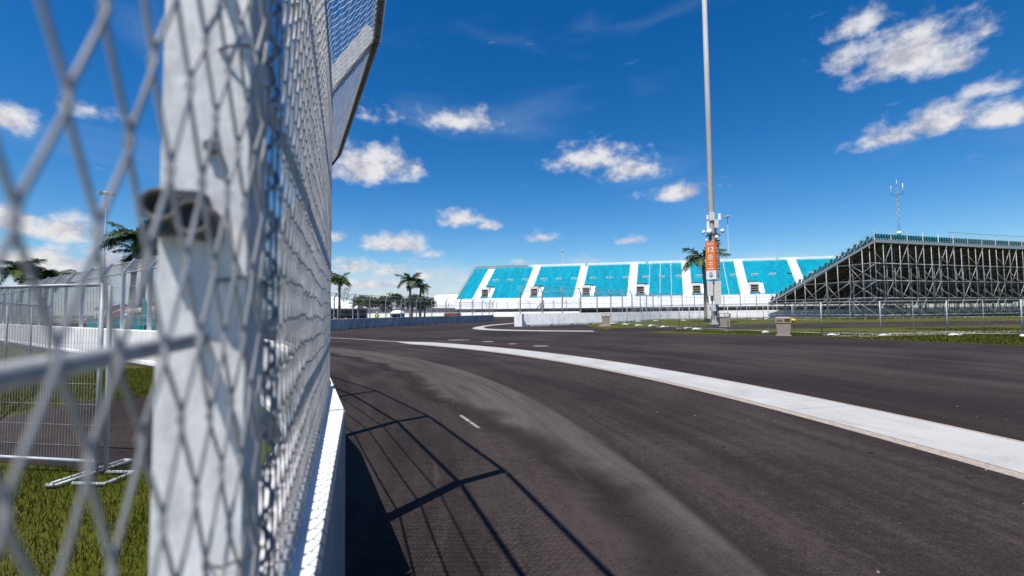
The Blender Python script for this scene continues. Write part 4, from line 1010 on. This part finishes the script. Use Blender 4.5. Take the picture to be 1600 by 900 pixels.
for k in range(1, 5):
    y = 4.1 * k
    for i in range(0, nb_ + 1, 2):
        zt = zdeck(y) - 0.12
        inn.tube([(i * BAY + (0.0 if i else 1.0), y, 0), (i * BAY + (0.0 if i else 1.0), y, zt)], 0.045, 4, False)
    for z in LV:
        if z < zdeck(y) - 0.4:
            inn.tube([(0.2, y + 0.05, z), (UL, y + 0.05, z)], 0.04, 4, False)
    for i in range(0, nb_, 3):
        for z in LV:
            if z + 2.5 < zdeck(y) - 0.2: inn.tube([(i * BAY, y, z), ((i + 1) * BAY, y, z + 2.5)], 0.035, 4, False)
for i in range(0, nb_ + 1, 2):
    for z in LV:
        ym = min((ZD - z - 0.4) / RISE2 * RUN2, R2 * RUN2 - .3)
        if ym > 1.5: inn.tube([(i * BAY, 0.1, z + 0.05), (i * BAY, ym, z + 0.05)], 0.04, 4, False)
    inn.tube([(i * BAY + .03, 0.1, ZD - 0.35), (i * BAY + .03, R2 * RUN2 - .5, ZD - R2 * RISE2 - .1)], 0.06, 4, False)
inn.build('inner_scaffolding', 'scaf', sc_)['kind'] = 'stuff'
for x in (18.0, 22.0, 26.0, 30.0, 34, 38): pass
pr = MB().tube([(15.6, -0.02, ZD + 1.7), (UL, -0.02, ZD + 1.7)], 0.03, 5)
pr.build('back_rail', 'scaf', sc_)
gm = MB()
x = 15.6
while x < UL: gm.tube([(x, -0.02, ZD), (x, -0.02, ZD + 1.7)], 0.006, 3, False); x += 0.2
gm.build('back_mesh', 'scaf', sc_)['kind'] = 'stuff'

# ------------------------------------------------------------------ palms and trees
def frond_mesh(L, droop, seed, wind=0.0):
    rnd = random.Random(seed); mb = MB(); n = 22; pts = []
    for i in range(n + 1):
        u = i / n; pts.append(Vector((L * (u - 0.18 * u * u * droop), wind * L * 0.35 * u * u, L * (0.55 * u - (0.35 + 0.55 * droop) * u * u))))
    mb.tube(pts, [0.035 * (1 - i / n * 0.85) for i in range(n + 1)], 4, False)
    for i in range(2, n + 1):
        u = i / n; t = (pts[i] - pts[i - 1]).normalized(); side = t.cross(Vector((0, 0, 1))).normalized(); upv = side.cross(t)
        ll = L * 0.30 * (sin(pi * min(1, 0.12 + 0.86 * u)) ** 0.7)
        for s in (-1, 1):
            for rep in range(2):
                j = rnd.uniform(0.75, 1.15); el_ = rnd.uniform(-0.55, 0.25)
                d = (side * s * 0.85 + t * 0.55 + upv * el_).normalized()
                a = pts[i] - t * (L / n) * 0.5 * rep; b = a + d * ll * j * 0.6; c = a + d * ll * j + Vector((0, wind * 0.1, -0.22 * ll))
                w = t * 0.035 * (L / 2.2)
                mb.add([a - w, a + w, b + w * .8, b - w * .8, c], [(0, 1, 2, 3), (3, 2, 4)])
    return mb.mesh('frond', 'frond')
FM = [frond_mesh(2.4, d, i) for i, d in enumerate((0.2, 0.5, 0.8, 1.1))]
FW = [frond_mesh(2.4, d, 10 + i, 1.0) for i, d in enumerate((0.4, 0.8, 1.1))]
def palm(label, x, y, ht, size=1.0, nf_=16, lean=0.15, wind=0.0, seed=0, group=None):
    rnd = random.Random(seed); t = thing('palm_tree', label, 'palm tree', (x, y, 0), 0, group)
    la_ = rnd.uniform(0, 6.28)
    pts = [(lean * cos(la_) * (i / 8) ** 2, lean * sin(la_) * (i / 8) ** 2, ht * i / 8) for i in range(9)]
    r = [0.21 * size * (1.15 if i == 0 else 1 + 0.12 * sin(i * 0.9) - 0.03 * i) for i in range(9)]
    MB().tube(pts, r, 9).build('trunk', 'trunk', t, True)
    top = Vector(pts[-1])
    MB().tube([top, top + Vector((0, 0, 0.55 * size)), top + Vector((0, 0, 1.0 * size))], [0.17 * size, 0.15 * size, 0.07 * size], 8).build('crownshaft', 'shaft', t, True)
    for k in range(nf_):
        fm = (FW if wind and rnd.random() < 0.75 else FM); me = fm[rnd.randrange(len(fm))]
        o = put('frond', me, t, top + Vector((0, 0, 0.85 * size)), k * 2.399 + rnd.uniform(-.3, .3))
        tilt = -0.55 + 1.0 * (k / nf_) + rnd.uniform(-.15, .15)
        a = o.rotation_euler.z
        if wind:
            a = a * 0.0 + (radians(-10) + (rnd.random() - 0.5) * 3.6); 
        o.rotation_euler = (0, tilt, a); s = size * rnd.uniform(0.8, 1.1); o.scale = (s, s, s)
    return t
palm('tall royal palm behind the left catch fence, beside the slim mast', -31.8, 38, 7.0, 1.3, 19, 0.2, 0, 1)
palm('shorter dark palm just right of the royal palm at left', -33.0, 40.5, 5.8, 1.2, 16, 0.3, 0, 2)
palm('dark palm with a full crown at the far left edge of the photo', -64.0, 59, 6.2, 1.6, 21, 0.4, 0, 3)
palm('windswept bushy palm second from the left edge', -61.8, 60, 5.0, 1.5, 20, 0.3, 1.0, 4)
palm('palm half hidden by the mesh edge above the white tent', -29.6, 74, 5.9, 1.25, 15, 0.2, 0, 5)
palm('slim palm just right of the mesh edge by the white tent', -29.2, 77, 6.0, 1.25, 13, 0.2, 0, 6)
palm('left palm of the pair near the arched white hall', -19.0, 85, 6.4, 1.25, 15, 0.25, 0, 7)
palm('right palm of the pair near the arched white hall', -17.3, 85.5, 5.3, 1.15, 14, 0.3, 0, 8)
palm('palm behind the orange sign pole in front of the turquoise seats', 25.6, 60.0, 7.0, 1.5, 14, 0.2, 0, 9)
palm('small low palm between the tent and the dark trees', -37.0, 110, 2.6, 1.1, 12, 0.2, 0, 10)
def crown_mesh(seed, n=2600):
    rnd = random.Random(seed); cl = []
    for k in range(22):
        a = rnd.uniform(0, 2 * pi); r = rnd.random() ** 0.5; cl.append((r * cos(a) * 0.78, r * sin(a) * 0.78, rnd.uniform(-0.45, 0.62) * (1 - 0.5 * r), rnd.uniform(0.22, 0.42)))
    vs = []; fs = []
    for k in range(n):
        c = cl[rnd.randrange(len(cl))]; v = Vector((rnd.gauss(0, 1), rnd.gauss(0, 1), rnd.gauss(0, 1))).normalized() * c[3] * rnd.uniform(0.55, 1.08)
        p = Vector((c[0], c[1], c[2])) + Vector((v.x, v.y, v.z * 0.75))
        s = rnd.uniform(0.03, 0.065); q = Vector((rnd.gauss(0, 1), rnd.gauss(0, 1), rnd.gauss(0, 1))).normalized(); w = q.orthogonal().normalized() * s; u = q.cross(w)
        o_ = len(vs); vs += [tuple(p - w), tuple(p + u * .6), tuple(p + w), tuple(p - u * .6)]; fs.append((o_, o_ + 1, o_ + 2, o_ + 3))
    me = bpy.data.meshes.new('crown'); me.from_pydata(vs, [], fs); me.update(); me.materials.append(M['leaf']); return me
CR = [crown_mesh(i) for i in range(3)]
def tree(label, x, y, h, r, k, name='broadleaf_tree'):
    t = thing(name, label, 'tree', (x, y, 0))
    mb = MB().tube([(0, 0, 0), (0.1, 0, h * .3), (0, 0.1, h * .62)], [0.28, 0.2, 0.1], 7); 
    for q in range(5): a = q * 1.26; mb.tube([(0.05, 0, h * .3), (r * .35 * cos(a), r * .35 * sin(a), h * .55), (r * .6 * cos(a), r * .6 * sin(a), h * .72)], [0.12, 0.08, 0.03], 5)
    mb.build('trunk', 'bare', t, True)
    put('crown', CR[k % 3], t, (0, 0, h * 0.50), k * 1.1, (r, r, h * 0.62)); return t
for args in (('dark round tree left of the palm pair, nearest the bare tree', -42.5, 132, 7.6, 4.6, 0), ('broad dark tree in the middle of the clump beyond the curved wall', -36.2, 136, 8.6, 5.2, 1), ('olive tree directly behind the palm pair', -29.5, 134, 8.0, 4.6, 2), ('dark tree right of the palm pair, against the white hall', -25.2, 131, 7.2, 3.6, 0),
 ('low dark tree beyond the left catch fence, left of the royal palm', -92, 112, 5.6, 5.5, 1), ('low dark tree beyond the left catch fence, behind the royal palm trunk', -84, 112, 6.0, 5.5, 2), ('low spreading tree right of the royal palm trunk', -76, 112, 5.0, 5.0, 0), ('far low tree behind the white pyramid tent', -62, 150, 7.0, 6.0, 1)):
    tree(*args)
bt = thing('bare_tree', 'thin leafless grey tree behind the white pyramid tent', 'tree', (-43.5, 118, 0)); mb = MB(); rb = random.Random(5)
def branch(p, d, L, r, dep):
    q = p + d * L; mb.tube([p, (p + q) / 2 + Vector((rb.uniform(-.1, .1), rb.uniform(-.1, .1), 0)), q], [r, r * .8, r * .6], 4, False)
    if dep:
        for _ in range(3): branch(q, (d + Vector((rb.gauss(0, .5), rb.gauss(0, .5), rb.uniform(0, .3)))).normalized(), L * .72, r * .6, dep - 1)
branch(Vector((0, 0, 0)), Vector((0, 0, 1)), 3.0, 0.16, 4); mb.build('trunk', 'bare', bt)

# ------------------------------------------------------------------ tents, halls, far clutter
tt = thing('pyramid_tent', 'white pyramid roofed marquee beyond the curved wall', 'tent', (-47.0, 120, 0), radians(4))
MB().add([(-7.6, -5, 2.95), (7.6, -5, 2.95), (7.6, 5, 2.95), (-7.6, 5, 2.95), (-1.0, 0, 5.9), (1.0, 0, 5.9), (-7.6, -5, 2.65), (7.6, -5, 2.65), (7.6, 5, 2.65), (-7.6, 5, 2.65)], [(0, 1, 5, 4), (1, 2, 5), (2, 3, 4, 5), (3, 0, 4), (6, 7, 1, 0), (7, 8, 2, 1), (8, 9, 3, 2), (9, 6, 0, 3)]).build('roof', 'white', tt)
for x_ in (-7.5, -2.5, 2.5, 7.5):
    for y_ in (-4.9, 4.9): MB().tube([(x_, y_, 0), (x_, y_, 2.7)], 0.09, 6).build('pole', 'cabinet', tt)
MB().box(-7.4, 7.4, 4.7, 4.8, 0, 2.65).build('rear_wall', 'slate', tt)
hl = thing('arched_hall', 'long white arched hall left of the turquoise grandstand', 'hall', (-31.5, 192, 0), radians(-14))
prof = [(-5.6, 3.2)] + [(-5.6 * cos(pi * i / 12), 3.2 + 5.6 * sin(pi * i / 12)) for i in range(1, 12)] + [(5.6, 3.2)]
MB().prism(prof, 0, 46).build('roof', 'white', hl, False)
MB().box(0.2, 45.8, -5.4, -5.2, 2.4, 3.2).box(0.2, 0.4, -5.2, 5.2, 2.4, 3.2).build('valance', 'white', hl)
MB().box(0.4, 45.6, -5.1, 5.1, 0, 2.4).build('side_wall', 'dark', hl)
sf = MB()
x = 0.0
scn = thing('screen_fence', 'long slate grey screen fence on the far side beyond the curved wall', 'fence', (-120, 176, 0), radians(-3))
for k in range(30): MB().box(k * 4.0, k * 4.0 + 3.9, 0, 0.06, 0.3, 3.0).build('screen_panel', 'slate', scn); MB().tube([(k * 4.0 - 0.05, -0.1, 0), (k * 4.0 - 0.05, -0.1, 3.3)], 0.06, 5).build('post', 'steel', scn)
kb = thing('ticket_kiosk', 'small grey kiosk with a white domed roof behind the curved wall', 'kiosk', (-17.6, 70, 0), radians(-8))
MB().box(-0.85, 0.85, -0.7, 0.7, 0, 1.45).build('body', 'concG', kb); MB().lathe([(1.12, 1.45), (1.1, 1.55), (0.9, 1.8), (0.5, 1.98), (0.05, 2.05)], 16).build('roof', 'white', kb, True)
MB().box(-0.5, 0.1, -0.72, -0.705, 0.5, 1.3).build('window', 'dark', kb); MB().box(0.3, 0.7, -0.72, -0.705, 0.1, 1.3).build('door', 'slate', kb)
wb = MB(); 
bk = thing('skip_container', 'low rusty red skip behind the curved wall near the hall', 'skip', (-11.0, 84, 0), radians(-12))
MB().prism([(-0.9, 0.15), (-1.1, 1.35), (1.1, 1.35), (0.9, 0.15)], -1.3, 1.3).build('hull', 'rust', bk); MB().box(-1.2, 1.2, -0.95, 0.95, 1.352, 1.5).build('load', 'dirt', bk)
for i, (x_, y_, l_) in enumerate(((-21.0, 50, 'red and orange plastic barrier just right of the mesh edge'), (-19.6, 50.5, 'second red plastic barrier behind the curved wall'), (-18.8, 51.5, 'third orange plastic barrier behind the curved wall'))):
    o = thing('water_barrier', l_, 'barrier', (x_, y_, 0), 0.3)
    MB().prism([(-0.3, 0), (-0.28, 0.3), (-0.1, 0.6), (-0.08, 1.05), (0.08, 1.05), (0.1, 0.6), (0.28, 0.3), (0.3, 0)], -0.65, 0.65).build('body', 'rust' if i < 2 else 'orange', o)
    MB().lathe([(0.06, 1.05), (0.06, 1.1), (0.03, 1.12)], 8).build('cap', 'print', o)
st = thing('stair_unit', 'grey steel stair unit standing before the white cladding of the far grandstand', 'stairs', (8.2, 138.5, 0), radians(-11))
for k in range(7): MB().box(-1.4 + k * .4, -1.0 + k * .4, -0.7, 0.7, 0.6 + k * .42, 0.68 + k * .42).build('tread', 'steel', st)
for y_ in (-0.7, 0.7):
    MB().tube([(-1.4, y_, 0.2), (1.5, y_, 3.4)], 0.09, 5).tube([(-1.4, y_, 1.6), (1.5, y_, 4.9)], 0.06, 5).build('stringer', 'darksteel', st)
    for x_ in (-0.6, 0.4, 1.4): MB().tube([(x_, y_, 0), (x_, y_, 1.1 * x_ + 3.2)], 0.07, 5).build('leg', 'darksteel', st)
# left background: flag, hoarding, canopy, lift
fl = thing('feather_flag', 'teal feather flag behind the left white wall', 'flag', (-21.4, 26.3, 0))
MB().tube([(0, 0, 0), (0, 0, 2.75)], 0.02, 6).build('pole', 'darksteel', fl)
MB().prism([(-0.005, 0.9), (0.005, 0.9), (0.005, 1.0), (-0.005, 1.0)], 0.0, 0.02).add([(0.02, -0.01, 1.0), (0.36, -0.01, 1.15), (0.38, -0.01, 2.1), (0.22, -0.01, 2.6), (0.02, -0.01, 2.72), (0.02, 0.01, 1.0), (0.36, 0.01, 1.15), (0.38, 0.01, 2.1), (0.22, 0.01, 2.6), (0.02, 0.01, 2.72)], [(4, 3, 2, 1, 0), (5, 6, 7, 8, 9), (0, 1, 6, 5), (1, 2, 7, 6), (2, 3, 8, 7), (3, 4, 9, 8)]).build('banner', 'tealcloth', fl)
for k in range(5):
    x_, y_ = -32.5 + k * 2.9, 35.5 - k * 1.6
    o = thing('hoarding_panel', 'low teal hoarding panel beyond the left white wall, %s from the left' % ORD[k], 'hoarding', (x_, y_, 0), radians(-29), 'teal hoarding panels beyond the left wall')
    MB().box(-1.4, 1.4, -0.03, 0.03, 0.25, 1.45).build('board', 'tealcloth', o); MB().tube([(-1.4, 0.05, 0), (-1.4, 0.05, 1.5)], 0.03, 5).build('post', 'steel', o)
cn = thing('canopy', 'tan canvas canopy behind the left white wall next to the near post', 'canopy', (-23.0, 30.2, 0), radians(-20))
MB().add([(-1.6, -1.6, 2.0), (1.6, -1.6, 2.0), (1.6, 1.6, 2.0), (-1.6, 1.6, 2.0), (0, 0, 2.45), (-1.6, -1.6, 1.85), (1.6, -1.6, 1.85), (1.6, 1.6, 1.85), (-1.6, 1.6, 1.85)], [(0, 1, 4), (1, 2, 4), (2, 3, 4), (3, 0, 4), (5, 6, 1, 0), (6, 7, 2, 1), (7, 8, 3, 2), (8, 5, 0, 3)]).build('roof', 'tan', cn)
for sx_ in (-1, 1):
    for sy_ in (-1, 1): MB().tube([(sx_ * 1.55, sy_ * 1.55, 0), (sx_ * 1.55, sy_ * 1.55, 1.9)], 0.04, 5).build('pole', 'darksteel', cn)
bl = thing('boom_lift', 'small orange boom lift beyond the left white wall', 'boom lift', (-38.5, 44.0, 0), radians(25))
MB().box(-1.1, 1.1, -0.7, 0.7, 0.4, 1.25).box(-0.7, 0.5, -0.55, 0.55, 1.25, 1.75).build('chassis', 'rust', bl)
for sx_ in (-0.75, 0.75):
    for sy_ in (-0.75, 0.75):
        o = MB().lathe([(0.1, -0.13), (0.38, -0.13), (0.4, 0), (0.38, 0.13), (0.1, 0.13)], 14).build('wheel', 'black', bl, True, (sx_, sy_, 0.4)); o.rotation_euler = (pi / 2, 0, 0)
MB().tube([(-0.4, 0, 1.7), (1.9, 0, 2.75)], 0.13, 6).build('boom', 'orange', bl); MB().box(1.8, 2.5, -0.45, 0.45, 2.55, 2.65).tube([(1.8, -.45, 2.6), (1.8, -.45, 3.5), (2.5, -.45, 3.5), (2.5, -.45, 2.6)], 0.03, 4).tube([(1.8, .45, 2.6), (1.8, .45, 3.5), (2.5, .45, 3.5), (2.5, .45, 2.6)], 0.03, 4).build('basket', 'cabinet', bl)
for k, (x_, y_, w_, l_) in enumerate(((-52, 60, 7, 'long pale site cabin beyond the left catch fence'), (-45, 52, 4, 'short white site cabin beyond the left catch fence'))):
    o = thing('site_cabin', l_, 'cabin', (x_, y_, 0), radians(-30))
    MB().box(-w_ / 2, w_ / 2, -1.2, 1.2, 0.2, 2.5).build('wall', 'white', o); MB().box(-w_ / 2 - .1, w_ / 2 + .1, -1.3, 1.3, 2.502, 2.62).build('roof', 'fascia', o)
    MB().box(-w_ / 2 + .5, -w_ / 2 + 1.6, -1.22, -1.203, 1.1, 1.9).build('window', 'dark', o); MB().box(0.3, 1.1, -1.22, -1.203, 0.25, 2.15).build('door', 'plate', o)

# ------------------------------------------------------------------ people
def person(label, x, y, z, face, arm=0.0, vest='vest', h=1.75):
    k = h / 1.75
    J = {'pel': (0, 0, .95), 'sp': (0, .01, 1.15), 'ch': (0, .01, 1.38), 'nk': (0, 0, 1.50), 'hd': (0, -.02, 1.62), 'tp': (0, -.01, 1.72)}
    E = [('pel', 'sp'), ('sp', 'ch'), ('ch', 'nk'), ('nk', 'hd'), ('hd', 'tp')]
    Rr = {'pel': .15, 'sp': .13, 'ch': .15, 'nk': .06, 'hd': .095, 'tp': .07}
    for s, n in ((-1, 'l'), (1, 'r')):
        J.update({n + 'hip': (s * .10, 0, .88), n + 'kn': (s * .11, -.02, .50), n + 'an': (s * .11, .02, .09), n + 'to': (s * .12, -.15, .05),
                  n + 'sh': (s * .19, 0, 1.42), n + 'el': (s * .25, .02 - arm * .15, 1.13 + arm * .1), n + 'wr': (s * .24, -.08 - arm * .2, .90 + arm * .25), n + 'ha': (s * .235, -.11 - arm * .25, .81 + arm * .3)})
        Rr.update({n + 'hip': .095, n + 'kn': .065, n + 'an': .05, n + 'to': .042, n + 'sh': .07, n + 'el': .048, n + 'wr': .035, n + 'ha': .04})
        E += [('pel', n + 'hip'), (n + 'hip', n + 'kn'), (n + 'kn', n + 'an'), (n + 'an', n + 'to'), ('ch', n + 'sh'), (n + 'sh', n + 'el'), (n + 'el', n + 'wr'), (n + 'wr', n + 'ha')]
    keys = list(J); me = bpy.data.meshes.new('body'); me.from_pydata([tuple(c * k for c in J[q]) for q in keys], [(keys.index(a), keys.index(b)) for a, b in E], []); me.update()
    me.materials.append(M['navy'])
    t = thing('person', label, 'person', (x, y, z), face)
    o = put('body', me, t); md = o.modifiers.new('skin', 'SKIN'); ss = o.modifiers.new('sub', 'SUBSURF'); ss.levels = 1; ss.render_levels = 1
    for i, q in enumerate(keys): me.skin_vertices[0].data[i].radius = (Rr[q] * k, Rr[q] * k)
    me.skin_vertices[0].data[0].use_root = True
    vs = MB(); n = 12; prof = [(.165, .125, .88), (.175, .135, 1.05), (.19, .145, 1.25), (.205, .14, 1.40), (.13, .10, 1.475)]; v = []; f = []
    for rx, ry, zz in prof:
        for q in range(n): a = 2 * pi * q / n; v.append((rx * cos(a) * k, (ry * sin(a) + .01) * k, zz * k))
    for i in range(4):
        for q in range(n): f.append((i * n + q, i * n + (q + 1) % n, i * n + n + (q + 1) % n, i * n + n + q))
    vs.add(v, f).build('vest', vest, t, True)
    hd = MB(); lump(hd, (0, -.02 * k, 1.62 * k), .082 * k, .1 * k, .12 * k, 1, 12, 8); hd.lathe([(.012, -.02), (.016, 0)], 6, 0, -.118 * k); hd.build('head', 'skin', t, True)
    MB().lathe([(.115 * k, 1.665 * k), (.112 * k, 1.70 * k), (.09 * k, 1.75 * k), (.04 * k, 1.775 * k)], 12, 0, -.01).build('helmet', 'hat', t, True)
    return t
person('worker in a hi-vis vest standing behind the grey curved wall', -18.4, 62, 0, 0.4, 0.6)
person('worker in a hi-vis vest behind the left white wall beside the teal flag', -21.0, 24.8, 0, -0.6, 0.3)
person('worker in a hi-vis vest far left behind the white wall', -41.5, 40.5, 0, 0.5, 0.5)
gp = G0 + GD * (84.5 - 1.0) + GB * (20 * RUN + 0.25)
person('tiny spectator in an orange vest high on the turquoise seats', gp.x, gp.y, ZF + 20 * RISE, 0.2, 0.2, 'orange')
